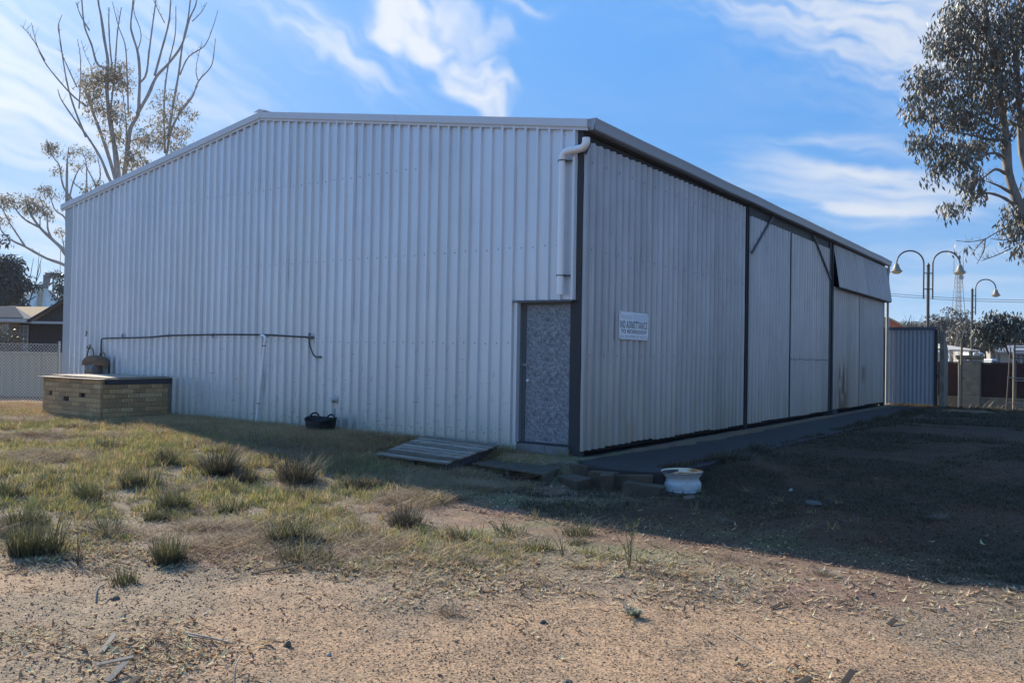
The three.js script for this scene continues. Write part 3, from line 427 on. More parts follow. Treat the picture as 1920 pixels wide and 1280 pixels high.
// ------------------------------------------------------------------ brick bin against the gable wall
{
  const X0 = -11.182, X1 = -9.15, ZF = 1.49, ZB = 0.04, Y0 = -0.1, C = 0.086, N = 10, top = Y0 + C * N;
  const bin = thing('brick_bin', 'low cream brick enclosure with a tan board lid against the white gable wall', 'enclosure', [X0, 0, ZB]);
  const tones = [[0.72, 0.46, 0.22], [0.62, 0.395, 0.19], [0.77, 0.50, 0.245], [0.54, 0.35, 0.175], [0.83, 0.58, 0.31]].map((c) => std({ color: c, map: T.brick, bumpMap: T.brick, bumpScale: 0.004, roughness: 0.95 }));
  const full = box(0.23, 0.076, 0.05, 0, 0, 0, 0.004), half = box(0.11, 0.076, 0.05, 0, 0, 0, 0.004), r = rng(31), L = X1 - X0, D = ZF - ZB;
  const holes = [[3, 0.34], [4, 0.86], [3, 1.39]];   // course from the top, place along the front
  const put1 = (g, x, y, z, turn) => { const m = mesh('brick', g, tones[Math.floor(r() * 4.4)], bin); m.position.set(x + 0.002 * (r() - 0.5), y + 0.002 * (r() - 0.5), z + 0.003 * (r() - 0.5)); m.rotation.y = turn; };
  for (let c = 0; c < N; c++) {
    const y = Y0 + C * c + 0.043;
    let x = c % 2 ? 0 : 0.12; if (!(c % 2)) put1(half, 0.055, y, D - 0.025, 0);
    while (x < L - 0.06) { const w = Math.min(0.23, L - x); const g = w > 0.2 ? full : half; const cx = x + (w > 0.2 ? 0.115 : 0.055); const hole = holes.find(([k, hx]) => N - 1 - k === c && Math.abs(cx - hx) < 0.11); if (!hole) put1(g, Math.min(cx, L - 0.06), y, D - 0.025, 0); else { const side = cx < hole[1] ? -1 : 1; if (Math.abs(cx - hole[1]) > 0.05) put1(half, cx + side * 0.06, y, D - 0.025, 0); } x += 0.24; }
    if (c === N - 1) continue;
    let z = D - 0.058; if (c % 2) { put1(half, L - 0.025, y, z - 0.055, Math.PI / 2); z -= 0.12; } while (z > 0.09) { const fl = z > 0.21; put1(fl ? full : half, L - 0.025, y, z - (fl ? 0.115 : 0.055), Math.PI / 2); z -= fl ? 0.24 : 0.12; }
  }
  const s = new THREE.Shape(); s.moveTo(0.01, Y0 - 0.1); s.lineTo(L - 0.012, Y0 - 0.1); s.lineTo(L - 0.012, top - 0.004); s.lineTo(0.01, top - 0.004); s.lineTo(0.01, Y0 - 0.1);
  for (const [k, hx] of holes) { const y = Y0 + C * (N - 1 - k), h = new THREE.Path(); h.moveTo(hx - 0.1, y + 0.004); h.lineTo(hx - 0.1, y + 0.082); h.lineTo(hx + 0.1, y + 0.082); h.lineTo(hx + 0.1, y + 0.004); h.lineTo(hx - 0.1, y + 0.004); s.holes.push(h); }
  const fg = new THREE.ExtrudeGeometry(s, { depth: 0.08, bevelEnabled: false }); fg.translate(0, 0, D - 0.09);
  mesh('mortar', join([boxUV(fg), span(L - 0.09, L - 0.01, Y0 - 0.1, top - 0.09, 0, D - 0.091), span(0.0, 0.08, Y0 - 0.1, top - 0.004, 0, D - 0.091), span(0.08, L - 0.09, -0.15, -0.05, 0, D - 0.091)]), M.mortar, bin);
  mesh('side_board', join([span(L - 0.06, L + 0.008, top - 0.092, top + 0.02, 0.0, D - 0.11, 0.004)]), M.fascia, bin);
  const lid = slab([V(-0.12, top + 0.012, D + 0.06), V(L + 0.02, top + 0.012, D + 0.03), V(L + 0.03, top + 0.03, 0.0), V(-0.05, top + 0.03, 0.0)], 0.014);
  mesh('lid', lid, M.board, bin);
  mesh('lid_board', slab([V(0.02, top + 0.05, D - 0.12), V(L - 0.12, top + 0.034, D - 0.16), V(L - 0.05, top + 0.05, 0.02), V(0.1, top + 0.05, 0.02)], 0.012), M.board, bin);
}

// ------------------------------------------------------------------ old pump with its taps, pipes on the gable wall
{
  const p = thing('water_pump', 'rusty brown domed water pump with tap fittings behind the brick bin', 'pump', [-11.55, 0, 0.22]);
  mesh('pump_cover', (() => { const g = lathe([[0, 0.36], [0.16, 0.35], [0.3, 0.31], [0.38, 0.24], [0.4, 0.15], [0.385, 0.15], [0.36, 0.235], [0.0, 0.33]], 28); g.scale(1.08, 1, 0.5); g.translate(0, 0.83, 0); const q = g.attributes.position; for (let i = 0; i < q.count; i++) { const k = 0.03 * (fbm(q.getX(i) * 9 + 40, q.getY(i) * 9 + q.getZ(i) * 7 + 40, 3) - 0.5); q.setXYZ(i, q.getX(i) + k, q.getY(i) + k, q.getZ(i) + k); } return g; })(), std({ color: [0.30, 0.175, 0.10], map: T.concrete, roughness: 1 }), p);
  mesh('pump_body', join([box(0.5, 0.32, 0.22, 0.02, 0.82, 0, 0.03), tube([V(-0.3, 0.5, 0), V(-0.3, 0.98, 0)], 0.03, 10)]), std({ color: [0.26, 0.19, 0.14], map: T.concrete, roughness: 1 }), p);
  for (const x of [-0.34, 0.36]) mesh('leg', span(x - 0.03, x + 0.03, -0.1, 0.98, -0.04, 0.04), M.concrete, p);
  mesh('motor', (() => { const g = new THREE.CylinderGeometry(0.11, 0.11, 0.26, 18); g.rotateZ(Math.PI / 2); g.translate(0.12, 0.9, 0.12); return norm(g); })(), M.concrete, p);
  mesh('tap', join([tube(smooth([V(-0.36, 1.16, 0), V(-0.28, 1.32, 0), V(-0.16, 1.33, 0), V(-0.1, 1.24, 0), V(-0.1, 1.15, 0)], 5), 0.014, 8), tube([V(-0.36, 1.36, 0), V(-0.28, 1.32, 0)], 0.02, 8), span(-0.265, -0.235, 1.33, 1.4, -0.01, 0.01), span(-0.285, -0.215, 1.395, 1.41, -0.01, 0.01)]), M.brass, p);
  mesh('tap', join([tube(smooth([V(0.14, 1.15, 0), V(0.16, 1.23, 0), V(0.26, 1.25, 0), V(0.33, 1.2, 0), V(0.35, 1.12, 0)], 5), 0.014, 8)]), M.brass, p);
  mesh('standpipe', tube([V(-0.5, -0.1, -0.06), V(-0.5, 1.62, -0.06)], 0.022, 10), M.pvc, p);
  mesh('standpipe_tap', join([tube([V(-0.5, 1.56, -0.06), V(-0.5, 1.7, -0.06)], 0.014, 8), tube([V(-0.55, 1.6, -0.06), V(-0.44, 1.6, -0.02)], 0.013, 8)]), M.brass, p);
}
{
  const w = thing('water_pipe', 'black poly water pipe clipped along the lower white gable wall', 'pipe', [0, 0, 0]);
  const z = 0.056, P = [[189, 690], [189, 642], [191, 635], [200, 634], [230, 633.5], [280, 632], [313, 629], [350, 628], [400, 627], [450, 627], [500, 627.5], [540, 630], [580, 632]].map(([x, y]) => onZ(x, y, z));
  mesh('hose', tube(new THREE.CatmullRomCurve3(P, false, 'catmullrom', 0.2).getPoints(90), 0.014, 8), M.blackPipe, w);
  for (const px of [228, 313, 397, 502]) { const q = onZ(px, 629, z); mesh('pipe_clip', join([span(q.x - 0.012, q.x + 0.012, q.y - 0.05, q.y + 0.05, 0.033, 0.037), new THREE.TorusGeometry(0.017, 0.005, 5, 12).rotateY(Math.PI / 2).translate(q.x, q.y - 0.005, z)]), M.steelGrey, w); }
  const e = onZ(580, 632, z);
  mesh('tap', join([tube([V(e.x - 0.05, e.y, z), V(e.x + 0.07, e.y - 0.005, z)], 0.024, 10), tube([V(e.x, e.y, z), V(e.x, e.y + 0.06, z)], 0.012, 8), span(e.x - 0.035, e.x + 0.035, e.y + 0.055, e.y + 0.07, z - 0.008, z + 0.008), span(e.x + 0.06, e.x + 0.09, e.y - 0.02, e.y + 0.01, z - 0.015, z + 0.015)]), M.steelGrey, w);
  const H = [[579, 634], [580, 645], [584, 657], [588, 666], [594, 669.5], [601, 669.5]].map(([x, y]) => onZ(x, y, z)); mesh('hose', tube(smooth(H, 6), 0.011, 8), M.blackPipe, w);
  const n = onZ(599, 669, z); mesh('hose_end', tube([V(n.x - 0.03, n.y, z), V(n.x + 0.03, n.y, z)], 0.018, 8), M.steelGrey, w);
}
{
  const w = thing('drain_pipe', 'white plastic pipe running down the gable wall beneath the black pipe', 'pipe', [0, 0, 0]);
  const z = 0.06, a = onZ(489, 629, z), b = onZ(497, 633, z), c = onZ(495.5, 646, z), d = onZ(480, 793, z); d.y = Math.max(d.y, -0.05);
  mesh('pipe_elbow', tube(smooth([a, onZ(494, 629.5, z), b, c], 5), 0.027, 12), M.pvc, w);
  mesh('pipe', tube([c, d], 0.024, 12), M.pvc, w);
  for (const [x, y] of [[495, 648], [484, 756]]) { const q = onZ(x, y, z); mesh('pipe_clip', new THREE.TorusGeometry(0.027, 0.008, 6, 14).rotateX(Math.PI / 2).translate(q.x, q.y, z), M.steelGrey, w); }
}
{
  const q = onZ(627, 748, 0.03), stubM = std({ color: [0.62, 0.62, 0.6], roughness: 0.6 }), v = thing('pipe_stub', 'short white plastic pipe stub poking out of the gable wall', 'pipe', [q.x, q.y, 0.0]);
  const g = lathe([[0.0, 0.12], [0.046, 0.12], [0.05, 0.115], [0.05, 0.05], [0.062, 0.05], [0.062, 0.0]], 18); g.rotateX(Math.PI / 2); g.scale(0.85, 0.85, 1); mesh('pipe', g, stubM, v);
  mesh('flange', (() => { const k = new THREE.CylinderGeometry(0.075, 0.075, 0.012, 18); k.rotateX(Math.PI / 2); k.translate(0, 0, 0.006); return norm(k); })(), stubM, v);
  const u = solo('vent_cover', 'small grey metal cover low on the gable wall above the black tub', 'cover', box(0.1, 0.2, 0.02, onZ(624, 781, 0).x, 0.30, 0.012, 0.004), M.flash);
  void u;
}
// black rubber tub with two looped handles
{
  const b = thing('rubber_tub', 'black flexible rubber tub with two looped handles at the foot of the gable wall', 'tub', [-4.62, gh(-4.62, 0.42) + 0.02, 0.36]);
  const g = lathe([[0, 0.02], [0.2, 0.02], [0.205, 0.0], [0.215, 0.0], [0.235, 0.06], [0.272, 0.2], [0.285, 0.212], [0.275, 0.218], [0.262, 0.2], [0.225, 0.06], [0.2, 0.035], [0, 0.035]], 36);
  { const p = g.attributes.position; for (let i = 0; i < p.count; i++) { const y = p.getY(i), a = Math.atan2(p.getZ(i), p.getX(i)), t = y / 0.21; p.setY(i, y * (1 + 0.1 * Math.cos(2 * a) * t - 0.12 * Math.sin(a) * t)); p.setX(i, p.getX(i) * (1 + 0.05 * t)); p.setZ(i, p.getZ(i) * (1 - 0.18 * t)); } g.computeVertexNormals(); }
  mesh('body', toCreasedNormals(g, 0.7), M.rubber, b);
  const hd = (x, s) => smooth([V(x - 0.09 * s, 0.2, 0.02), V(x - 0.075 * s, 0.265, 0), V(x, 0.3, -0.01), V(x + 0.075 * s, 0.265, 0), V(x + 0.09 * s, 0.2, 0.02)], 6);
  mesh('handle', tube(hd(-0.14, 1.15), 0.015, 8), M.rubber, b); mesh('handle', tube(hd(0.13, 0.95), 0.014, 8).translate(0, -0.02, -0.1), M.rubber, b);
  mesh('rib', (() => { const k = new THREE.TorusGeometry(0.252, 0.007, 6, 36).rotateX(Math.PI / 2); k.scale(1.03, 1, 0.87); k.translate(0, 0.12, 0); return norm(k); })(), M.rubber, b);
}
// ------------------------------------------------------------------ pallets by the door
function pallet(name, label, place, quad, boards, mats, opt) {
  // quad: top corners front left, front right, back right, back left
  const t = thing(name, label, 'pallet', place); const [A, B, C, D] = quad.map((q) => q.clone().sub(t.position)); const r = rng(opt.seed);
  const up = V().crossVectors(B.clone().sub(A), D.clone().sub(A)).normalize(); if (up.y < 0) up.negate();
  const P = (s, q) => A.clone().lerp(B, s).lerp(D.clone().lerp(C, s), q);
  for (let k = 0; k < boards; k++) { const q = (k + 0.5) / boards, a = P(0.0 + 0.006 * (r() - 0.5), q + 0.006 * (r() - 0.5)), b = P(1 + 0.012 * (r() - 0.5), q + 0.006 * (r() - 0.5)), w = P(0.5, 0).distanceTo(P(0.5, 1)) / boards * (opt.gap ?? 0.87) * (0.96 + 0.08 * r()); const g = beam(a.addScaledVector(up, -0.011), b.addScaledVector(up, -0.011 + 0.004 * (r() - 0.5)), w, 0.021, up), p = g.attributes.position, uv = g.attributes.uv, o = r() * 3; for (let i = 0; i < p.count; i++) uv.setXY(i, (p.getX(i)) * 0.8, (p.getZ(i) + o) * 1.6); mesh('board', g, mats[Math.floor(r() * mats.length)], t); }
  for (const s of [0.03, 0.5, 0.975]) { const a = P(s, 0.02).addScaledVector(up, -0.022 - 0.05), b = P(s, 0.98).addScaledVector(up, -0.022 - 0.05); mesh('bearer', boxUV(beam(a, b, 0.045, 0.098, up)), opt.bearer, t); }
  for (const q of [0.06, 0.5, 0.94]) { const a = P(0.0, q).addScaledVector(up, -0.132), b = P(1, q).addScaledVector(up, -0.132); mesh('bottom_board', boxUV(beam(a, b, 0.1, 0.02, up)), opt.bearer, t); }
  return { t, P, up };
}
{
  const A = onY(705, 851, -0.05), B = onY(836, 868, -0.06), C = onY(935, 833, 0.085), D = onY(800, 815, 0.1);
  D.z = 0.05; const { t, P, up } = pallet('wooden_pallet', 'grey weathered timber pallet leaning up to the gable wall left of the door', [-1.9, -0.1, 0.6], [A, B, C, D], 9, [M.greyWood, M.greyWood, M.greyWood2, std({ color: [0.66, 0.56, 0.47], map: T.wood, roughness: 0.95 }), std({ color: [0.24, 0.18, 0.13], map: T.wood, roughness: 0.95 })], { seed: 3, bearer: std({ color: [0.075, 0.07, 0.072], map: T.wood, roughness: 0.95 }), gap: 0.73 });
  // faded stencil on the side bearer
  const c = document.createElement('canvas'); c.width = 512; c.height = 96; const x = c.getContext('2d'); x.fillStyle = '#4a464a'; x.fillRect(0, 0, 512, 96); x.fillStyle = '#77757c'; x.font = 'bold 84px sans-serif'; x.fillText('LOSCAM', 60, 78);
  const tx = new THREE.CanvasTexture(c); tx.colorSpace = THREE.SRGBColorSpace;
  const a = P(0.975, 0.25), b = P(0.975, 0.72), side = V().crossVectors(b.clone().sub(a), up).normalize(); if (side.x < 0) side.negate(); const o = side.clone().multiplyScalar(0.0245);
  const q = [a.clone().addScaledVector(up, -0.115), b.clone().addScaledVector(up, -0.115), b.clone().addScaledVector(up, -0.03), a.clone().addScaledVector(up, -0.03)].map((p) => p.add(o));
  const g = tris([q[0], q[1], q[2], q[0], q[2], q[3]].flatMap((p) => [p.x, p.y, p.z]), [0, 0, 1, 0, 1, 1, 0, 0, 1, 1, 0, 1]); mesh('stencil', g, std({ color: [0.5, 0.5, 0.5], map: tx, roughness: 0.9 }), t);
  const A2 = V(-1.02, -0.10, 1.05), B2 = V(0.24, -0.11, 1.22), C2 = V(0.02, -0.085, 0.20), D2 = V(-1.0, -0.08, 0.10);
  pallet('step_pallet', 'low brown timber pallet laid as a step before the small metal door', [-0.45, -0.25, 0.65], [A2, B2, C2, D2], 12, [M.brownWood], { seed: 9, bearer: M.brownWood, gap: 0.66 });
}
// ------------------------------------------------------------------ wheel rims
function rim(name, label, pos, sc, m1, m2) {
  const t = thing(name, label, 'wheel rim', pos); t.scale.set(...sc);
  const out = [[0.222, 0.0], [0.232, 0.003], [0.234, 0.012], [0.216, 0.024], [0.209, 0.034], [0.211, 0.09], [0.206, 0.112], [0.193, 0.128], [0.187, 0.15], [0.19, 0.176], [0.205, 0.182], [0.212, 0.204], [0.222, 0.214], [0.233, 0.226], [0.235, 0.234], [0.228, 0.238]];
  const inn = [[0.228, 0.238], [0.216, 0.226], [0.206, 0.21], [0.198, 0.19], [0.182, 0.172], [0.18, 0.14], [0.198, 0.108], [0.203, 0.06], [0.2, 0.03], [0.214, 0.004], [0.222, 0.0]];
  mesh('barrel', toCreasedNormals(lathe(out, 56), 0.6), m1, t);
  mesh('inner_barrel', toCreasedNormals(lathe(inn, 56), 0.6), m2, t);
  mesh('disc', lathe([[0.186, 0.178], [0.16, 0.204], [0.11, 0.207], [0.095, 0.198], [0.062, 0.198], [0.056, 0.185]], 40), m2, t);
  mesh('lip', (() => { const g = new THREE.TorusGeometry(0.2315, 0.0045, 6, 56); g.rotateX(Math.PI / 2); g.translate(0, 0.233, 0); return norm(g); })(), M.dark, t);
  return t;
}
{
  const x = 1.68, z = 0.42, t = rim('wheel_rim', 'white painted steel wheel rim with rusty inside lying on the dark yard', [x, gh(x, z) - 0.012, z], [1.08, 1.02, 1.08], M.rimWhite, M.rimRust); t.rotation.y = 0.7; t.rotation.x = 0.03;
  const ch = []; const r = rng(6); for (let k = 0; k < 9; k++) { const a = 0.3 + k * 0.34 + r() * 0.3, y = 0.05 + 0.15 * r(), rr = y > 0.12 ? 0.1915 : 0.2125; const g = new THREE.SphereGeometry(1, 6, 5); g.scale(0.003, 0.006 + 0.008 * r(), 0.004 + 0.004 * r()); g.rotateX((r() - 0.5)); g.translate(rr, y, 0); g.rotateY(a); ch.push(g); }
  mesh('paint_chip', join(ch), M.dark, t).userData.kind = 'stuff';
  mesh('valve_flap', (() => { const g = slab([V(-0.05, 0.20, -0.19), V(0.01, 0.20, -0.195), V(0.02, 0.168, -0.11), V(-0.05, 0.168, -0.11)], 0.004); g.rotateY(-0.2); return g; })(), M.rimWhite, t);
  rim('wheel_rim', 'dark red steel wheel rim propping up the front of the brown pallet', [-0.25, -0.36, 1.02], [1.02, 0.72, 1.02], M.rimRed, M.rimRed);
}
// stones lying about
{
  const grey = std({ color: [0.15, 0.135, 0.115], map: T.concrete, roughness: 0.95 }), pale = std({ color: [0.42, 0.38, 0.33], roughness: 0.9 }), brown = std({ color: [0.22, 0.16, 0.11], map: T.concrete, roughness: 1 });
  const st = (px, py, sx, sy, sz, m, label, seed) => { const q = onY(px, py, -0.24), y = gh(q.x, q.z), o = solo('stone', label, 'stone', lump(seed, sx, sy, sz, 2), m); o.position.set(q.x, y + sy * 0.3, q.z); o.rotation.y = seed; };
  st(1525, 945, 0.15, 0.03, 0.09, grey, 'flat grey stone half sunk in the dark yard right of the rim', 2);
  st(1484, 922, 0.026, 0.024, 0.026, pale, 'round white pebble standing out on the dark yard', 3);
  st(1570, 943, 0.014, 0.012, 0.014, pale, 'tiny white pebble beyond the flat grey stone', 4);
  st(1018, 1166, 0.025, 0.014, 0.018, grey, 'small grey stone on the bare gravel at centre front', 5);
  st(1065, 1278, 0.035, 0.022, 0.03, grey, 'grey stone at the bottom edge of the gravel', 6);
  st(216, 1121, 0.03, 0.018, 0.024, brown, 'dark brown stone on the gravel before the left weeds', 7);
  st(1293, 934, 0.10, 0.03, 0.06, brown, 'dark earthy stone just in front of the white rim', 8);
  st(538, 1210, 0.022, 0.02, 0.02, brown, 'brown pebble on the gravel right of the bark heap', 9);
  st(616, 1224, 0.014, 0.01, 0.014, pale, 'pale pebble on the gravel near the bottom left', 10);
  st(1090, 937, 0.035, 0.012, 0.018, pale, 'white chip on the shaded soil before the rubble', 11);
}

// ------------------------------------------------------------------ grass, gravel, litter: nobody could count them
function bladeStrip(pos, col, base, dirA, h, w, lean, curl, c0, c1, segs = 3) {
  const dx = Math.cos(dirA), dz = Math.sin(dirA), sx = -dz, sz = dx; let pl = null;
  for (let k = 0; k <= segs; k++) { const t = k / segs, o = lean * t * h + curl * t * t * h, y = h * t * (1 - 0.35 * curl * t), ww = w * (1 - t * 0.92) * 0.5, x = base[0] + dx * o, yy = base[1] + y, z = base[2] + dz * o, c = [0, 1, 2].map((q) => mix(c0[q], c1[q], t));
    const L = [x - sx * ww, yy, z - sz * ww], R = [x + sx * ww, yy, z + sz * ww];
    if (pl) { pos.push(...pl.L, ...pl.R, ...R); col.push(...pl.c, ...pl.c, ...c); if (k < segs) { pos.push(...pl.L, ...R, ...L); col.push(...pl.c, ...c, ...c); } }
    pl = { L, R, c }; }
}
function geoC(pos, col) { const g = new THREE.BufferGeometry(); g.setAttribute('position', new THREE.Float32BufferAttribute(pos, 3)); g.setAttribute('color', new THREE.Float32BufferAttribute(col, 3)); g.computeVertexNormals(); return g; }
function scatter(name, label, category, geo, mat, list) { // list of {p, s:[x,y,z], r:[x,y,z], c}
  const im = new THREE.InstancedMesh(geo, mat, list.length); im.name = numbered(name); const o = new THREE.Object3D(); const c = new THREE.Color();
  list.forEach((q, i) => { o.position.copy(q.p); o.scale.set(...q.s); o.rotation.set(...q.r); o.updateMatrix(); im.setMatrixAt(i, o.matrix); im.setColorAt(i, c.setRGB(...q.c)); });
  im.castShadow = im.receiveShadow = true; im.userData.kind = 'stuff'; tag(im, label, category); scene.add(im); return im;
}
const onSlab = (x, z) => x > -0.1 && x < 1.55 && z < 0.7 && z > -19.3 && !(z > 0.1 && x < (z - 0.02) * 1.0);
const blocked = (x, z) => (x < 0.12 && z < 0.04 && x > -13.35 && z > -19.2) || (x > -11.3 && x < -9.1 && z < 1.55 && z > 0) || onSlab(x, z);
const onPallet = (x, z) => (x > -2.75 && x < -1.15 && z < 1.2 && z > 0) || (x > -1.05 && x < 0.25 && z < 1.25 && z > 0);
const view = (x, z, m = 450) => inView(V(x, gh(x, z), z), m);
{
  const r = rng(101);
  const W1 = [1, 1, 1];
  const tuft = (n, h, w, spread, seed) => { const q = rng(seed), pos = [], col = []; for (let i = 0; i < n; i++) { const a = q() * 6.28, d = spread * Math.sqrt(q()), b = 0.55 + 0.45 * q(); bladeStrip(pos, col, [Math.cos(a) * d, -0.01, Math.sin(a) * d], q() * 6.28, h * (0.45 + 0.7 * q()), w * (0.7 + 0.6 * q()), 0.15 + 0.7 * q(), 0.5 * q(), [b * 0.8, b * 0.75, b * 0.7], W1, 3); } return geoC(pos, col); };
  const grassM = phys({ color: [1, 1, 1], vertexColors: true, roughness: 1, transmission: 0.5, thickness: 0 });
  const V3 = [tuft(9, 0.07, 0.0085, 0.06, 1), tuft(7, 0.095, 0.008, 0.05, 2), tuft(10, 0.052, 0.008, 0.07, 3)], DRY = [tuft(10, 0.15, 0.005, 0.07, 4), tuft(9, 0.12, 0.005, 0.08, 5)];
  const flatT = (n, seed) => { const q = rng(seed), pos = [], col = []; for (let i = 0; i < n; i++) { const a = q() * 6.28, d = 0.09 * Math.sqrt(q()), b = 0.6 + 0.4 * q(); bladeStrip(pos, col, [Math.cos(a) * d, 0.004 + 0.02 * q(), Math.sin(a) * d], q() * 6.28, 0.03 + 0.05 * q(), 0.0045, 1.5 + 1.5 * q(), 0.3, [b, b, b], W1, 2); } return geoC(pos, col); };
  const FL = [flatT(12, 6), flatT(12, 7)];
  const L = [[], [], []], D = [[], []], F = [[], []];
  const green = (n) => { const t = r(); if (t < 0.46) return [0.18 + 0.07 * r(), 0.185 + 0.07 * r(), 0.07]; if (t < 0.72) return [0.36 + 0.1 * r(), 0.32 + 0.07 * r(), 0.12]; if (t < 0.9) return [0.52, 0.40, 0.22]; return [0.30, 0.19, 0.10]; };
  const dry = () => { const t = r(); return t < 0.5 ? [0.56 + 0.12 * r(), 0.345 + 0.08 * r(), 0.12] : t < 0.85 ? [0.38, 0.21, 0.08] : [0.70, 0.50, 0.24]; };
  for (let k = 0; k < 110000; k++) {
    const x = -15 + 19.5 * r(), z = -0.0 + 7.6 * r(); if (blocked(x, z) || !view(x, z)) continue;
    const g = grassy(x, z), n = patch(x, z), n2 = fbm(x * 2.3, z * 2.3 + 11, 3);
    if (r() > g) continue; if (onPallet(x, z) && r() < 0.9) continue;
    const near = sst(2.2, 0.9, z + 0.3 * (n2 - 0.5)) * sst(-0.2, -1.8, x);      // long dry grass along the gable wall
    const right = sst(-0.8, 1.2, x);
    const reddish = sst(0.52, 0.62, fbm(x * 0.9 + 11, z * 0.9 + 40, 3));
    const p = V(x, gh(x, z), z), s = 0.7 + 0.7 * r();
    if (r() < near) { if (r() < 0.6) D[k & 1].push({ p, s: [s, s * 0.75, s], r: [0, r() * 6.3, 0], c: dry() }); else F[k & 1].push({ p, s: [s * 1.3, s, s * 1.3], r: [0, r() * 6.3, 0], c: dry() }); continue; }
    if (right > 0.1 && z < 4.2 - 0.3 * n2 && x > 0.2 && r() < 0.96) continue; if (r() < right * 0.75 && r() < 0.8) continue; if (r() < right * 0.12) { F[k & 1].push({ p, s: [s, s, s], r: [0, r() * 6.3, 0], c: dry() }); continue; }
    const dens = sst(0.36, 0.54, n * 0.45 + n2 * 0.55); if (r() > 0.05 + 0.75 * dens) continue;
    if (r() < reddish * 0.75) { F[k & 1].push({ p, s: [s, s, s], r: [0, r() * 6.3, 0], c: r() < 0.6 ? [0.30, 0.165, 0.07] : [0.42, 0.30, 0.15] }); continue; }
    const hs = 0.55 + 0.6 * sst(0.2, 2.6, edge(x, z));
    L[k % 3].push({ p, s: [s, s * hs, s], r: [0, r() * 6.3, 0], c: green(n) });
  }
  L.forEach((l, i) => scatter('grass', ['short green grass growing between the shed and the gravel', 'yellowing grass tufts mixed through the green patch', 'low clover-like grass filling the green patch'][i], 'grass', V3[i], grassM, l));
  D.forEach((l, i) => scatter('dry_grass', ['long dry straw grass along the foot of the gable wall', 'bent dead grass stalks before the gable wall'][i], 'grass', DRY[i], grassM, l));
  // shady yard: low grass and moss with the shade put into their colour, weeds over the apron edge
  const Y = [[], []];
  for (let k = 0; k < 90000; k++) {
    const x = 0.2 + 9 * r(), z = 2.9 - 24 * r() ** 1.25; if (onSlab(x, z) && !(x > 1.25 + 0.3 * vn(z * 1.3, 3) && z < 0.2)) continue; if (blocked(x, z) && !onSlab(x, z)) continue; if (!view(x, z, 150)) continue;
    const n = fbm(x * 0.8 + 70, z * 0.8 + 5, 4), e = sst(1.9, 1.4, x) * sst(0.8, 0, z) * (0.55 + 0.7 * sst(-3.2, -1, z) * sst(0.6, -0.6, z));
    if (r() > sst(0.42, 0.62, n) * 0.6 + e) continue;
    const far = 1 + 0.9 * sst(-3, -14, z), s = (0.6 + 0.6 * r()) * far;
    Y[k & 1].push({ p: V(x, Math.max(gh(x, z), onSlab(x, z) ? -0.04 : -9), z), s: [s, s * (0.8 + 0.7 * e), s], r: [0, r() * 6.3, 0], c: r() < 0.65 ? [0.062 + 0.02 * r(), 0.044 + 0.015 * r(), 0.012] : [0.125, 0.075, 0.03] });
  }
  scatter('yard_grass', 'low grass and moss in the shade of the shed, shade put into their colour', 'grass', V3[2], grassM, Y[0]); scatter('yard_grass', 'thin weeds along the edge of the concrete apron, shade put into their colour', 'grass', V3[0], grassM, Y[1]);
  // litter: fallen gum leaves, straw, bark
  const leafG = (() => { const pos = [], col = []; const n = 5; let pl; for (let k = 0; k <= n; k++) { const t = k / n, w = 0.0105 * Math.sin(Math.PI * (0.06 + 0.94 * t) * 0.98) ** 0.8, x = (t - 0.5) * 0.085, z = 0.014 * (t - 0.5) ** 2 * 4, y = 0.006 + 0.02 * (t - 0.4) ** 2 * 3; const A = [x, y + 0.003, z - w], B = [x, y, z], C = [x, y + 0.004, z + w]; if (pl) for (const [a, b, c, d] of [[pl[0], pl[1], B, A], [pl[1], pl[2], C, B]]) pos.push(...a, ...b, ...c, ...a, ...c, ...d); pl = [A, B, C]; } for (let i = 0; i < pos.length; i++) col.push(1); return geoC(pos, col); })();
  const strawG = (() => { const pos = [], col = []; bladeStrip(pos, col, [-0.09, 0.012, 0], 0, 0.02, 0.004, 6, 3, W1, W1, 4); return geoC(pos, col); })();
  const lf = [], sw = [];
  const heap = [[-0.2, 6.35, 1.0], [3.1, 7.0, 0.4], [1.9, 7.2, 0.5]];
  const heapPx = [[260, 1200, 0.5], [1500, 1260, 0.35], [330, 1230, 0.4], [40, 1180, 0.3]].map(([a, b, s]) => [onY(a, b, -0.2), s]);
  const leafC = () => { const t = r(); return t < 0.55 ? [0.62 + 0.16 * r(), 0.49 + 0.12 * r(), 0.33] : t < 0.82 ? [0.34, 0.21, 0.11] : [0.18, 0.12, 0.07]; };
  for (let k = 0; k < 190000; k++) {
    const x = -9 + 16 * r(), z = 0.6 + 8 * r(); if (blocked(x, z) || onPallet(x, z) || !view(x, z, 150)) continue;
    const e = edge(x, z), n2 = fbm(x * 2.3, z * 2.3 + 11, 3); let d = Math.exp(-(((e - 0.4) / 0.75) ** 2)) * (0.3 + 1.3 * sst(0.4, 0.58, n2)) + 0.07 * sst(0.5, 1.5, e) + 0.006;
    for (const [h, s] of heapPx) d += 1.5 * Math.exp(-((x - h.x) ** 2 + (z - h.z) ** 2) / (s * s * 0.5));
    if (x > 0.4 && z < 3.1) d *= 0.12; d *= mix(1, 0.4, sst(2.6, 4.0, x));
    if (r() > d * 0.55) continue;
    const p = V(x, gh(x, z), z), s = 0.4 + 0.6 * r();
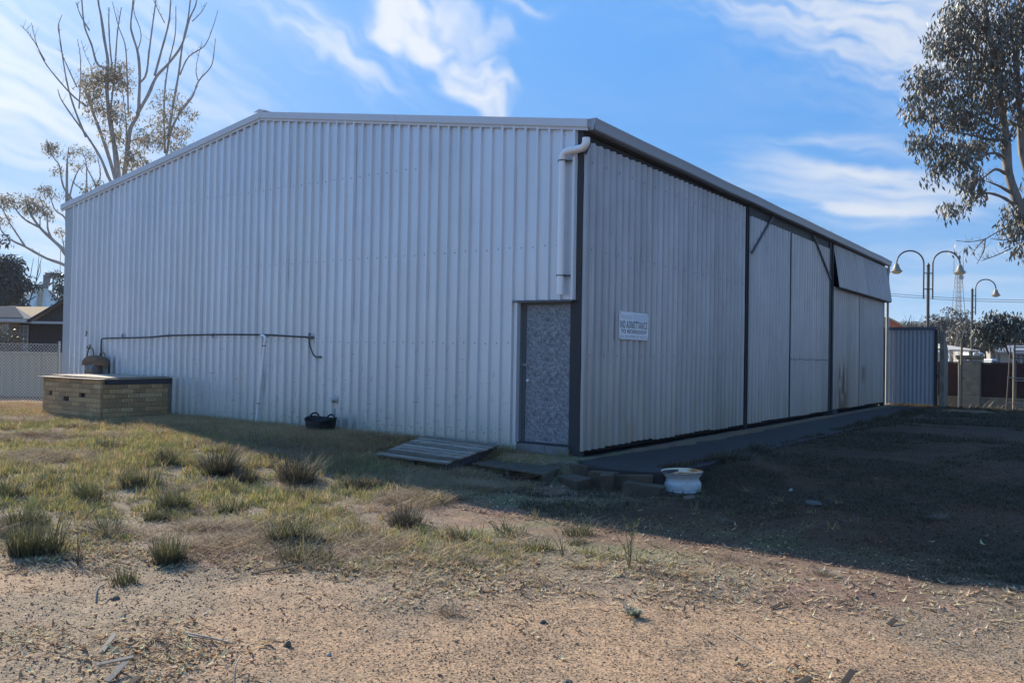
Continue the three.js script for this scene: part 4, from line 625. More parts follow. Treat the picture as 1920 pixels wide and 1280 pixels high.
    if (r() < 0.72) lf.push({ p, s: [s, s, s * (0.7 + 0.5 * r())], r: [0.35 * (r() - 0.5), r() * 6.3, 0.35 * (r() - 0.5)], c: leafC() }); else sw.push({ p, s: [0.3 + 0.9 * r(), 0.5, 0.6], r: [0, r() * 6.3, 0.06 * (r() - 0.5)], c: r() < 0.7 ? [0.56, 0.44, 0.28] : [0.26, 0.17, 0.09] });
  }
  const litM = phys({ color: [1, 1, 1], vertexColors: true, roughness: 0.95, transmission: 0.35, thickness: 0 });
  scatter('leaf_litter', 'pale curled gum leaves scattered at the border of grass and gravel', 'leaves', leafG, litM, lf); scatter('straw', 'bits of straw and thin sticks lying about on the ground', 'straw', strawG, litM, sw);
  F.forEach((l, i) => scatter('flat_grass', ['flattened dead grass matting the litter border', 'withered reddish grass lying flat among the green'][i], 'grass', FL[i], litM, l));
  // gravel
  const st = [0, 1, 2].map((s) => { const g = new THREE.IcosahedronGeometry(1, 0), q = rng(60 + s), p = g.attributes.position, m = new Map(); for (let i = 0; i < p.count; i++) { const k = [p.getX(i), p.getY(i), p.getZ(i)].map((a) => a.toFixed(3)).join(); if (!m.has(k)) m.set(k, 0.7 + 0.6 * q()); const f = m.get(k); p.setXYZ(i, p.getX(i) * f, p.getY(i) * f * 0.7, p.getZ(i) * f); } g.computeVertexNormals(); return g; });
  const G = [[], [], []];
  for (let k = 0; k < 300000; k++) {
    const x = -2.5 + 10.5 * r(), z = 9.6 - 8 * r() ** 0.8; if (blocked(x, z) || !view(x, z, 120)) continue; const e = edge(x, z); const d = sst(0.9, -0.4, e) * (0.4 + 0.9 * fbm(x * 1.7, z * 1.7 + 3, 3)) * (z < 3.2 ? 0.35 : 0.55); if (r() > d) continue;
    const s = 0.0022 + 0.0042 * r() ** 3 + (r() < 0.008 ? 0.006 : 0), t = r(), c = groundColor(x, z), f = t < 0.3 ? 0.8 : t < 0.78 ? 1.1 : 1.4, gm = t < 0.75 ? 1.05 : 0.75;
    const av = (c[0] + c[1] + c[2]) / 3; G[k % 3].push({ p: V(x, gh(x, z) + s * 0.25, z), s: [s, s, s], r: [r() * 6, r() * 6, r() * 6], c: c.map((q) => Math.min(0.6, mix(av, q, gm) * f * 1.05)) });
  }
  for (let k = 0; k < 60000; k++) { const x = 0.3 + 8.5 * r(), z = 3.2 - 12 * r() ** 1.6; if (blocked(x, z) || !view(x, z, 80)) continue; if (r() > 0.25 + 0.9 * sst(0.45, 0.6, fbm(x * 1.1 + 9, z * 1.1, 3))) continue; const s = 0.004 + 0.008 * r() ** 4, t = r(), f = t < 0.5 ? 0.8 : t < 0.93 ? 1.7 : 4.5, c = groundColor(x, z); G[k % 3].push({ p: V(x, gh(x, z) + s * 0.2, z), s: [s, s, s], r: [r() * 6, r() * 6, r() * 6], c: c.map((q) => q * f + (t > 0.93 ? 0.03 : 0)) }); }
  const grM = std({ color: [1, 1, 1], roughness: 0.95 });
  G.forEach((l, i) => scatter('gravel', ['orange grit of the bare ground before the shed', 'loose gravel of the bare ground', 'coarser loose stones of the bare ground'][i], 'gravel', st[i], grM, l));
}

// ------------------------------------------------------------------ weeds and tussocks one can point at
{
  const tuss = (seed, n, h, rad, w, cols, up = 0.5) => { const q = rng(seed), pos = [], col = [], sub = []; for (let i = 0; i < 6; i++) { const a = q() * 6.28, d = rad * 0.45 * Math.sqrt(q()); sub.push([Math.cos(a) * d, Math.sin(a) * d, 0.45 + 0.75 * q()]); } for (let i = 0; i < n; i++) { const S = sub[Math.floor(q() ** 1.4 * 6)], a = q() * 6.28, d = rad * 0.3 * Math.sqrt(q()), o = a + (q() - 0.5) * 2.2, t = cols[Math.floor(q() ** 1.5 * cols.length)], b = 0.75 + 0.5 * q(); bladeStrip(pos, col, [S[0] + Math.cos(a) * d, -0.02, S[1] + Math.sin(a) * d], o, h * S[2] * (0.3 + 0.75 * q() ** 1.3), w * (0.7 + 0.6 * q()), 0.1 + (1 - up) * 1.5 * d / rad + 0.35 * q(), 0.55 * q(), t.map((k) => k * b * 0.55), t.map((k) => k * b * 1.25), 4); } return geoC(pos, col); };  // blade feet coloured darker than tips, for thatch and for painted base shade
  const GR = [[0.115, 0.12, 0.045], [0.15, 0.15, 0.06], [0.085, 0.085, 0.04], [0.34, 0.28, 0.13]], DK = [[0.07, 0.06, 0.045], [0.11, 0.105, 0.05], [0.045, 0.038, 0.032], [0.30, 0.24, 0.14]], DRYC = [[0.26, 0.21, 0.14], [0.17, 0.13, 0.09], [0.38, 0.32, 0.22]];
  const mat = phys({ color: [1, 1, 1], vertexColors: true, roughness: 0.9, transmission: 0.25, thickness: 0 });
  const green = [1, 2, 3].map((s) => tuss(200 + s, 900, 0.25, 0.3, 0.0085, GR)), dark = [1, 2].map((s) => tuss(300 + s, 950, 0.25, 0.34, 0.008, DK, 0.3)), small = [1, 2].map((s) => tuss(400 + s, 260, 0.15, 0.2, 0.008, GR)), dead = [1, 2].map((s) => tuss(500 + s, 320, 0.14, 0.3, 0.006, DRYC, 0.1));
  const list = [
    [62, 1040, green[0], 1.1, 'tall grey-green tussock at the left edge with dark shaded base'], [42, 985, green[1], 0.85, 'grey-green tussock behind the tall one at the left edge'], [322, 1048, green[2], 0.7, 'round green tussock alone among pale litter left of centre'], [240, 1090, small[0], 0.75, 'small bright green weed nearest the gravel on the left'],
    [542, 1012, green[1], 0.95, 'large spiky green tussock at the gravel border left of centre'], [580, 1052, small[1], 1.2, 'low spreading green weed just in front of the large spiky tussock'], [762, 985, dark[0], 0.62, 'dark bristly tussock standing alone before the leaning pallet'], [680, 915, dark[1], 0.6, 'dead grey dry heap of grass in the sunlit green patch'],
    [415, 884, dark[0], 0.95, 'big dark tussock with yellow blades near the shade line left of the tub'], [548, 898, dark[1], 1.0, 'wide dark tussock with dry curls below the black tub'], [550, 932, dark[0], 0.5, 'small dark clump right below the wide dark tussock'], [468, 900, dark[1], 0.55, 'dark drooping clump between the two big dark tussocks'], [413, 915, small[0], 0.8, 'small dark green tuft in front of the big dark tussock'],
    [312, 868, dark[0], 0.6, 'dark green clump on the grassy rise by the brick bin'], [205, 842, dark[1], 0.55, 'dark clump of weeds nearest the brick bin'], [250, 906, green[2], 0.6, 'grey-green tussock in the middle of the left grass'], [162, 934, green[0], 0.85, 'broad grey-green tussock with white flower specks on the left'], [78, 908, small[1], 1.1, 'short green tuft between the left tussocks'], [8, 930, green[1], 0.8, 'grey-green tussock cut by the left picture edge'],
    [325, 950, green[2], 0.75, 'tussock with pale leaf litter at its foot in the left grass'], [295, 975, green[0], 0.7, 'spreading spiky tussock in yellow grass on the left'], [195, 995, small[0], 1.3, 'low grey-green weed in the reddish border on the left'], [435, 958, small[1], 1.1, 'small spiky tuft in the middle of the green patch'], [286, 905, small[0], 1.2, 'green tuft beside the middle left tussock'],
    [950, 1000, small[1], 1.0, 'green spiky tuft among leaf litter below the brown pallet'], [1088, 1003, small[0], 0.95, 'green tuft near the shade line on the litter'], [1008, 1030, small[1], 0.75, 'small grey-green rosette on the litter in the middle'], [1082, 1018, small[0], 0.6, 'tiny green tuft left of the tall thin weed'], [935, 1034, small[0], 0.5, 'tiny bright green sprig before the spiky litter tuft'], [860, 1008, small[1], 0.9, 'thin green weed left of the spiky litter tuft'], [655, 1005, small[1], 0.8, 'small green weed right of the large spiky tussock'],
    [850, 1152, dead[0], 0.62, 'grey dry heap of weed alone on the bare gravel'], [180, 1075, dead[1], 0.6, 'brown withered weed on the left gravel border'], [1240, 1075, dead[1], 0.55, 'brown dry grass clump at the foot of the tall thin weed'], [1765, 975, dead[0], 0.6, 'dry tuft on the dark yard at the right'], [890, 1055, dead[0], 0.6, 'brown dead grass heap at the gravel border in the middle'], [1375, 1050, dead[1], 0.55, 'brown litter clump along the shade line'], [1545, 1080, dead[0], 0.5, 'flat dry clump on the sunlit gravel at the right'],
    [1373, 868, dark[1], 0.75, 'dark bushy weed growing over the apron edge behind the white rim'], [1420, 850, dark[0], 0.6, 'dark weed on the apron edge further along the doors'], [1280, 918, dead[1], 0.33, 'wisp of dry grass at the foot of the white rim'], [940, 845, dead[0], 0.6, 'dry grass tuft between the two pallets at the wall'],
    [1350, 980, dead[1], 0.7, 'shaded grey weed clump right in front of the white rim'],
  ];
  list.forEach(([px, py, g, s0, label], i) => { let s = s0; let q = onY(px, py, -0.15); for (let k = 0; k < 4; k++) q = onY(px, py, gh(q.x, q.z)); const m = solo(g === dead[0] || g === dead[1] ? 'dead_tussock' : 'grass_tussock', label, g === dead[0] || g === dead[1] ? 'dry weed' : 'weed', g, mat); m.position.copy(q); s *= dark.includes(g) ? 1.3 : small.includes(g) ? 1.15 : 1.08; const hy = i === 0 ? 1.9 : i < 6 ? 1.3 : 1.15; m.scale.set(s * (0.85 + 0.4 * ((i * 37 % 10) / 10)), s * hy * (0.8 + 0.3 * ((i * 53 % 10) / 10)), s * (0.85 + 0.4 * ((i * 71 % 10) / 10))); m.rotation.y = i * 1.9; });
  // tall thin weed with its own stem
  const spots = [[1180, 1065, 0.36, 'tall thin green weed standing alone on the gravel border, casting a shadow', 1], [1055, 1045, 0.2, 'bare brown weed stem with tiny dry twigs on the litter', 0], [1195, 1157, 0.1, 'small pale grey-green weed alone on the gravel', 2], [145, 1060, 0.26, 'thin dry brown weed stalk at the left gravel border', 0]];
  for (const [px, py, h, label, kind] of spots) {
    let q = onY(px, py, -0.2); q = onY(px, py, gh(q.x, q.z)); const t = thing('thin_weed', label, 'weed', [q.x, q.y - 0.01, q.z]); const r = rng(px); const st = [], pos = [], col = [];
    const n = kind === 2 ? 7 : 5; for (let k = 0; k < n; k++) { const a = r() * 6.28, l = (kind === 2 ? 0.9 : 0.25) * (0.5 + r()), H = h * (0.7 + 0.4 * r()), tip = V(Math.cos(a) * l * h - 0.03, kind === 2 ? H * 0.5 : H, Math.sin(a) * l * h); st.push(tube([V(0, 0, 0), V(tip.x * 0.3, H * 0.5, tip.z * 0.3), tip], (u) => 0.0035 - 0.0022 * u, 5));
      if (kind) for (let m = 0; m < 34; m++) { const u = 0.25 + 0.75 * r(), b = V(tip.x * u * u, tip.y * u, tip.z * u * u); bladeStrip(pos, col, [b.x, b.y, b.z], r() * 6.28, 0.028, 0.007, 0.5 + r(), 0.3, kind === 2 ? [0.25, 0.27, 0.19] : [0.08, 0.11, 0.035], kind === 2 ? [0.3, 0.32, 0.22] : [0.11, 0.14, 0.05], 2); } }
    mesh('stem', join(st), M.brownWood, t); if (kind) mesh('leaves', geoC(pos, col), mat, t).userData.kind = 'stuff';
  }
  // dry seed stalks in front of the leaning pallet
  { const pos = [], col = [], r = rng(15); for (const [px, py] of [[815, 900], [822, 898], [868, 908], [875, 904], [880, 906], [838, 892], [760, 905], [770, 900], [745, 898], [895, 905], [855, 900], [780, 905]]) { let q = onY(px, py, -0.12); for (let k = 0; k < 7; k++) bladeStrip(pos, col, [q.x + 0.12 * (r() - 0.5), gh(q.x, q.z), q.z + 0.12 * (r() - 0.5)], r() * 6.28, 0.16 + 0.2 * r(), 0.004, 0.15 + 0.25 * r(), 0.15, [0.3, 0.24, 0.14], [0.55, 0.47, 0.34], 4); }
    const m = mesh(numbered('seed_stalks'), geoC(pos, col), mat, scene); m.userData.kind = 'stuff'; tag(m, 'thin pale seed stalks standing before the leaning pallet', 'grass'); }
  // sticks and bark strips one can see
  const stickM = std({ color: [0.42, 0.36, 0.29], map: T.bark, roughness: 0.9 }), stickD = std({ color: [0.13, 0.09, 0.06], map: T.bark, roughness: 0.95 });
  const stick = (a, b, rad, m, label, lift = 0.02, strip = 0) => { let A = onY(...a, -0.2), B = onY(...b, -0.2); A.y = gh(A.x, A.z) + 0.008; B.y = gh(B.x, B.z) + lift; const mid = A.clone().lerp(B, 0.5).add(V(0.02, lift * 0.6, 0.03)); solo(strip ? 'bark_strip' : 'stick', label, strip ? 'bark' : 'stick', strip ? beam(A, B, strip, 0.006, V(0.2, 1, 0.1)) : tube(smooth([A, mid, B], 4), (u) => rad * (1 - 0.4 * u), 6), m); };
  stick([180, 1117], [196, 1097], 0.008, stickM, 'short pale stick standing out at the left gravel border', 0.06); stick([345, 1175], [440, 1203], 0.006, stickM, 'long thin pale twig at the right end of the bark heap', 0.03); stick([352, 1180], [398, 1192], 0.005, stickM, 'second pale twig lying along the long one on the bark heap', 0.02); stick([440, 1270], [450, 1232], 0.005, stickM, 'thin upright twig at the lower left on the gravel', 0.05); stick([1345, 1155], [1428, 1202], 0.004, stickM, 'thin curved straw crossing the gravel at the right', 0.01); stick([1518, 1138], [1545, 1150], 0.004, stickM, 'fine pale straw on the gravel below the stone', 0.01); stick([1448, 1124], [1470, 1116], 0.016, stickD, 'short dark piece of bark on the sunlit gravel', 0.02, 0.025); stick([1668, 1157], [1680, 1152], 0.012, stickD, 'small dark bark chip at the right on the gravel', 0.025, 0.03); stick([1730, 1125], [1780, 1137], 0.006, stickM, 'pale forked twig on the right gravel near the shade', 0.02); stick([1745, 1130], [1760, 1120], 0.005, stickM, 'short twig crossing the pale forked twig', 0.02);
  stick([190, 1212], [215, 1185], 0.02, stickM, 'pale bark strip at the top of the bark heap', 0.03, 0.022); stick([180, 1232], [250, 1222], 0.02, stickM, 'long bark strip across the middle of the bark heap', 0.02, 0.022); stick([200, 1262], [235, 1240], 0.02, stickM, 'curled bark strip at the lower side of the bark heap', 0.04, 0.03); stick([225, 1275], [262, 1255], 0.02, stickD, 'dark bark strip in the bark heap', 0.02, 0.03); stick([470, 1063], [555, 1057], 0.012, stickD, 'dark curved bark strip below the large spiky tussock', 0.05, 0.03); stick([1480, 1278], [1520, 1266], 0.012, stickD, 'dark bark piece at the bottom edge on the right', 0.03, 0.03); stick([1580, 1275], [1600, 1262], 0.012, stickD, 'upturned dark bark at the bottom edge, right of the other', 0.05, 0.03); stick([350, 975], [398, 978], 0.012, stickD, 'dark stick lying in the yellow grass', 0.03);
  // grass sprouting from the gutter
  { const pos = [], col = [], r = rng(19); for (const [z, n, h] of [[-0.2, 16, 0.22], [-0.75, 8, 0.16], [-1.6, 5, 0.14], [-9.5, 14, 0.25], [-10.4, 20, 0.3], [-11.5, 22, 0.3], [-12.5, 24, 0.32], [-13.3, 20, 0.25], [-14.4, 22, 0.3], [-15.6, 16, 0.25], [-17.3, 8, 0.2], [-18.9, 8, 0.25]]) for (let k = 0; k < n; k++) bladeStrip(pos, col, [0.1 + 0.06 * (r() - 0.5), 4.43, z + 0.5 * (r() - 0.5)], r() * 6.28, 0.1 + h * (0.4 + 0.7 * r()), 0.005, 0.1 + 0.5 * r(), 0.4, [0.3, 0.25, 0.18], [0.42, 0.34, 0.26], 3);
    const m = mesh(numbered('gutter_grass'), geoC(pos, col), mat, scene); m.userData.kind = 'stuff'; tag(m, 'thin dry grass sprouting from the gutter of the long wall', 'grass'); }
}

// ------------------------------------------------------------------ trees
const barkGrey = std({ color: [0.60, 0.57, 0.54], map: T.bark, bumpMap: T.bark, bumpScale: 0.006, roughness: 0.95 });
const barkPale = std({ color: [0.42, 0.36, 0.30], map: T.bark, bumpMap: T.bark, bumpScale: 0.006, roughness: 0.9 });
const barkDark = std({ color: [0.13, 0.115, 0.10], map: T.bark, roughness: 0.95 });
const foliage = phys({ color: [1, 1, 1], vertexColors: true, roughness: 0.5, transmission: 0.2, thickness: 0 });
// leaves spread through ellipsoid clumps: each leaf a folded blade of two faces
function leafCloud(clumps, seed, size, cols, droop = 0.8, hollow = 0.35) {
  const r = rng(seed), pos = [], col = []; const d = V(0, 0, 0), s = V(0, 0, 0), u = V(0, 0, 0);
  for (const { c, rad, n, e1 = RIGHT, e3 = AWAY } of clumps) {
    const twigs = Math.ceil(n / 7);
    for (let k = 0; k < twigs; k++) {
      let a, b, w; do { a = 2 * r() - 1; b = 2 * r() - 1; w = 2 * r() - 1; } while (a * a + b * b + w * w > 1 || (a * a + b * b + w * w < hollow * r()));
      const base = c.clone().addScaledVector(e1, a * rad[0]).addScaledVector(e3, w * rad[2]); base.y += b * rad[1];
      const tone = cols[Math.floor(r() * cols.length)], br = 0.75 + 0.5 * r();
      for (let m = 0; m < 7; m++) {
        d.set(r() - 0.5, -droop * (0.4 + r()) + (1 - droop) * (r() - 0.3), r() - 0.5).normalize(); s.set(r() - 0.5, 0.3 * (r() - 0.5), r() - 0.5).cross(d).normalize(); u.crossVectors(d, s);
        const L = size * (0.6 + 0.8 * r()), W = L * (0.11 + 0.07 * r()), x = base.x + (r() - 0.5) * size * 2.6, y = base.y + (r() - 0.5) * size * 2.2, z = base.z + (r() - 0.5) * size * 2.6, f = 0.25 * W;
        const mx = x + d.x * L * 0.45 + u.x * f, my = y + d.y * L * 0.45 + u.y * f, mz = z + d.z * L * 0.45 + u.z * f, tx = x + d.x * L, ty = y + d.y * L, tz = z + d.z * L;
        pos.push(x, y, z, mx + s.x * W, my + s.y * W, mz + s.z * W, tx, ty, tz, x, y, z, tx, ty, tz, mx - s.x * W, my - s.y * W, mz - s.z * W);
        const q = br * (0.85 + 0.3 * r()); for (let h = 0; h < 6; h++) col.push(tone[0] * q, tone[1] * q, tone[2] * q);
      }
    }
  }
  return geoC(pos, col);
}
// limbs drawn in photograph pixels around a tree at depth D, pushed nearer or farther along their length
function limbs(list, D, seed, wob = 0.12, twigs = 0) {
  const r = rng(seed), out = []; const k = D / PH.f;
  for (const [pts, r0, r1] of list) { const side = (r() - 0.5) * 2, n = pts.length, P = pts.map(([x, y], i) => { const jit = i && i < n - 1 ? 1.3 : 0, p = at(x + jit * (r() - 0.5) * 2, y + jit * (r() - 0.5) * 2, D); return p.addScaledVector(AWAY, side * wob * k * 100 * (i / Math.max(1, n - 1)) * 1.2); }); const path = smooth(P, 4); out.push(tube(path, (t) => mix(r0, r1, t) * k * (1 + 0.1 * Math.sin(t * 37 + side * 9)), 7));
    for (let q = 0; q < twigs; q++) { const a = Math.floor((0.3 + 0.68 * r()) * (path.length - 1)), A = path[a], L = (4 + 16 * r() ** 2) * k, dx = (r() - 0.5) * 1.6, B = A.clone().addScaledVector(RIGHT, dx * L).addScaledVector(AWAY, (r() - 0.5) * L); B.y += L * (0.5 + 0.6 * r()); const Mi = A.clone().lerp(B, 0.5).addScaledVector(RIGHT, (r() - 0.5) * 0.25 * L); out.push(tube([A, Mi, B], (t) => mix(0.42, 0.14, t) * k, 4)); } }
  return out;
}
const clumpPx = (list, D, depth = 1, dens = 1) => list.map(([x, y, rx, ry, n, off = 0]) => { const k = D / PH.f; return { c: at(x, y, D + off), rad: [rx * k, ry * k, (rx + ry) * 0.5 * k * depth], n: Math.round(n * dens) }; });
const GUM = [[0.17, 0.175, 0.145], [0.125, 0.13, 0.105], [0.235, 0.24, 0.205], [0.26, 0.18, 0.115]];
const foliageThin = phys({ color: [1, 1, 1], vertexColors: true, roughness: 0.8, transmission: 0.5, thickness: 0 });
{ // big eucalyptus leaning in at the right
  const D = 18, t = thing('eucalyptus_tree', 'tall grey-green gum tree reaching in at the upper right corner', 'tree', at(2010, 760, D).setY(gh(5, -10)).toArray()); const inv = t.position.clone().negate();
  const mv = (g) => g.translate(inv.x, inv.y, inv.z);
  const base = [2010, 768];
  mesh('trunk', join(limbs([[[base, [1995, 640], [1960, 520], [1925, 430], [1902, 363], [1890, 317], [1888, 260], [1880, 207], [1868, 120], [1850, 40], [1840, -60], [1835, -160]], 12, 3.5], [[[1975, 560], [1950, 430], [1928, 330], [1917, 290], [1912, 200], [1907, 100], [1915, 0], [1930, -120], [1935, -200]], 8, 3]], D, 1, 0.02)).translate(inv.x, inv.y, inv.z), barkPale, t);
  const L = [[[1886, 250], [1860, 232], [1830, 215], [1790, 200], [1740, 185]], [[1886, 262], [1850, 262], [1800, 255], [1750, 250]], [[1890, 300], [1860, 290], [1820, 300], [1770, 310]], [[1893, 330], [1870, 318], [1850, 330], [1820, 350]], [[1898, 362], [1870, 348], [1845, 340]], [[1876, 190], [1850, 160], [1800, 140], [1740, 140]], [[1868, 130], [1830, 90], [1780, 70]], [[1855, 70], [1820, 30], [1790, 10]], [[1912, 190], [1935, 150], [1980, 100]], [[1905, 100], [1890, 60], [1880, 10]], [[1904, 385], [1880, 370], [1850, 362], [1820, 380], [1790, 388]], [[1930, 430], [1915, 440], [1905, 460]], [[1930, 300], [1990, 240], [2050, 200]], [[1900, 420], [1870, 436], [1845, 448], [1815, 455], [1790, 452]], [[1845, 450], [1830, 462], [1815, 480]], [[1908, 436], [1880, 450], [1850, 449]], [[1900, 464], [1870, 478], [1845, 488]], [[1848, 448], [1852, 470], [1846, 492]]];
  mesh('branches', join(limbs(L.map((p, i) => [p, i > 12 ? 1.3 : 3.6, 0.5]), D, 2, 0.25, 14)).translate(inv.x, inv.y, inv.z), barkPale, t);
  const C = [[1870, 25, 90, 50, 2600], [1795, 22, 30, 26, 500], [1775, 72, 40, 34, 900], [1838, 88, 70, 46, 1900], [1905, 105, 55, 60, 1500], [1728, 148, 30, 24, 520], [1788, 148, 52, 40, 1300], [1852, 170, 50, 38, 1200], [1718, 198, 20, 32, 420], [1768, 212, 48, 32, 1000], [1832, 222, 40, 30, 800], [1900, 190, 34, 50, 500], [1722, 262, 20, 16, 260], [1762, 278, 38, 22, 620], [1812, 286, 38, 24, 620], [1852, 262, 32, 22, 400], [1770, 312, 30, 13, 300], [1815, 338, 28, 22, 460], [1836, 362, 16, 13, 170], [1786, 393, 28, 10, 230], [1752, 335, 14, 8, 60], [1908, 415, 24, 40, 800], [1914, 468, 10, 18, 120], [1800, 468, 12, 8, 24],
    [1990, 40, 90, 80, 2200], [1960, 200, 70, 70, 1400], [2040, 160, 90, 90, 1800], [1880, -90, 140, 70, 3000], [1990, -160, 120, 80, 2000], [1980, 360, 60, 50, 900], [2070, 320, 70, 60, 900]];
  mesh('crown', leafCloud(clumpPx(C, D, 1.1, 0.8), 11, 0.125, GUM, 0.9).translate(inv.x, inv.y, inv.z), foliage, t).userData.kind = 'stuff';
}
const SX = (list) => list.map(([p, a, b]) => [p.map(([x, y]) => [x / 3, y / 3]), a, b]);
{ // bare tall tree behind the shed on the left
  const D = 30, q = at(222, 650, D), t = thing('bare_tree', 'tall nearly leafless tree with many upright limbs behind the left roof slope', 'tree', [q.x, -0.1, q.z]); const T0 = t.position.clone().negate();
  mesh('trunk', join(limbs(SX([[[[690, 1990], [685, 1500], [672, 1120], [660, 960], [640, 830], [625, 720], [605, 600], [592, 470], [600, 350], [580, 220], [560, 90], [550, 0], [545, -90]], 6.4, 1.2], [[[672, 1120], [700, 980], [715, 820], [735, 720], [770, 640], [776, 560], [780, 400], [772, 290], [742, 200], [730, 150], [742, 0], [740, -80]], 4.4, 1.0]]), D, 3, 0.06)).translate(T0.x, T0.y, T0.z), barkGrey, t);
  const B = [[[[770, 640], [830, 530], [868, 425], [930, 340], [1000, 230], [1040, 80], [1066, 0], [1075, -60]], 3.35, 0.92], [[[868, 425], [905, 280], [940, 120], [945, 0], [950, -70]], 2.28, 0.77], [[[778, 470], [808, 430], [822, 280], [832, 150], [846, 0], [850, -60]], 2.15, 0.85], [[[600, 380], [560, 370], [530, 260], [505, 170], [490, 0], [485, -60]], 2.28, 0.85], [[[640, 470], [600, 260], [576, 110], [562, 0]], 1.75, 0.85], [[[618, 640], [628, 400], [630, 150], [633, 0]], 1.87, 0.77], [[[672, 1080], [610, 1010], [560, 890], [480, 770], [380, 640], [310, 530], [285, 480]], 3.35, 0.61], [[[480, 770], [420, 640], [380, 520], [350, 400], [312, 200], [302, 130], [318, 60]], 2.01, 0.53], [[[490, 600], [420, 550], [330, 450], [250, 340], [210, 240], [180, 130]], 1.87, 0.46], [[[250, 340], [190, 220], [150, 165]], 1.07, 0.38], [[[430, 490], [382, 380], [352, 300], [345, 140]], 1.27, 0.46], [[[442, 610], [435, 400], [420, 290], [392, 190]], 1.27, 0.46], [[[660, 1050], [590, 850], [530, 690], [490, 600], [450, 500], [430, 490]], 3.69, 1.53], [[[700, 940], [690, 700], [645, 480]], 2.01, 0.77], [[[720, 640], [716, 420], [712, 260], [680, 160], [650, 30]], 1.61, 0.53], [[[500, 170], [445, 80], [410, 0]], 1.34, 0.61], [[[770, 290], [800, 200], [765, 60], [780, 0]], 1.01, 0.46], [[[690, 1020], [860, 1060], [930, 880], [950, 750], [1000, 640], [1080, 540], [1112, 450], [1180, 370], [1200, 290], [1205, 210]], 3.09, 0.53], [[[945, 760], [980, 560], [1010, 420], [1040, 260], [1080, 120], [1092, 0], [1095, -60]], 2.42, 0.77], [[[1010, 420], [1052, 310], [1130, 240], [1172, 130], [1192, 20]], 1.48, 0.46], [[[925, 860], [912, 550], [922, 370], [960, 170], [955, 0]], 2.01, 0.69], [[[1110, 450], [1100, 390], [1135, 230]], 1.01, 0.38], [[[1080, 120], [1130, 60], [1150, 0]], 1.01, 0.46], [[[925, 130], [905, 60], [890, 0]], 0.94, 0.46], [[[1000, 640], [1040, 550], [1080, 450]], 1.07, 0.38], [[[520, 390], [505, 330], [500, 260]], 0.67, 0.31]];
  mesh('limbs', join(limbs(SX(B), D, 4, 0.3, 9)).translate(T0.x, T0.y, T0.z), barkGrey, t);
  const C = [[515, 480, 70, 85, 420], [590, 420, 90, 50, 330], [680, 430, 55, 95, 420], [560, 620, 90, 70, 300], [700, 640, 70, 80, 260], [640, 760, 70, 60, 190], [945, 590, 95, 80, 300], [870, 780, 95, 50, 260], [1000, 740, 60, 45, 150], [760, 900, 70, 60, 330], [1000, 830, 60, 30, 120], [780, 800, 60, 50, 150], [890, 690, 60, 40, 110], [1060, 640, 40, 30, 50]].map(([a, b, c, d, n]) => [a / 3, b / 3, c / 3, d / 3, n]);
  mesh('crown', leafCloud(clumpPx(C, D, 1.4, 1.6), 21, 0.14, [[0.28, 0.28, 0.23], [0.34, 0.31, 0.25], [0.42, 0.33, 0.23]], 0.6, 0).translate(T0.x, T0.y, T0.z), foliageThin, t).userData.kind = 'stuff';
}
const S5 = (list) => list.map(([p, a, b]) => [p.map(([x, y]) => [x / 5.82, 300 + y / 5.82]), a, b]);
function saplings(name, label, D, basePx, B, C, seed) {
  const q = at(basePx, 650, D), t = thing(name, label, 'tree', [q.x, -0.1, q.z]), o = t.position.clone().negate();
  mesh('trunk', join(limbs(S5(B.slice(0, 1)), D, seed, 0.05)).translate(o.x, o.y, o.z), barkGrey, t);
  mesh('limbs', join(limbs(S5(B.slice(1)), D, seed + 1, 0.25, 8)).translate(o.x, o.y, o.z), barkGrey, t);
  mesh('crown', leafCloud(clumpPx(C.map(([a, b, c, d, n]) => [a / 5.82, 300 + b / 5.82, c / 5.82, d / 5.82, n]), D, 1.2), seed + 2, 0.115, [[0.30, 0.29, 0.24], [0.38, 0.33, 0.26], [0.24, 0.24, 0.20]], 0.6, 0).translate(o.x, o.y, o.z), foliageThin, t).userData.kind = 'stuff';
}
saplings('gum_sapling', 'slender leaning gum sapling showing left of the shed corner', 27, 160, [
  [[[935, 2080], [900, 1700], [830, 1300], [760, 1110], [715, 1040], [660, 960], [560, 860], [440, 740], [330, 600], [290, 500], [260, 430]], 6, 1], [[[440, 740], [270, 650], [190, 560], [150, 480]], 2.2, 0.6], [[[560, 860], [520, 760], [525, 640], [490, 560], [480, 450]], 2, 0.6], [[[830, 1300], [715, 1150], [500, 1070], [270, 940], [130, 870], [30, 780], [0, 680]], 3.4, 0.8], [[[270, 940], [210, 820], [130, 690], [100, 570], [60, 480]], 1.8, 0.5], [[[760, 1110], [725, 640], [650, 560], [610, 440], [585, 330]], 2, 0.5], [[[430, 720], [400, 600], [430, 500]], 1.2, 0.4], [[[700, 1000], [680, 880], [660, 800]], 1.2, 0.4]],
  [[290, 470, 110, 95, 330], [430, 500, 80, 80, 200], [100, 430, 95, 60, 210], [490, 335, 75, 45, 190], [530, 580, 60, 40, 90], [660, 780, 50, 40, 60], [40, 640, 60, 50, 90], [610, 380, 40, 30, 40], [30, 480, 50, 60, 100], [340, 560, 60, 40, 60]], 31);
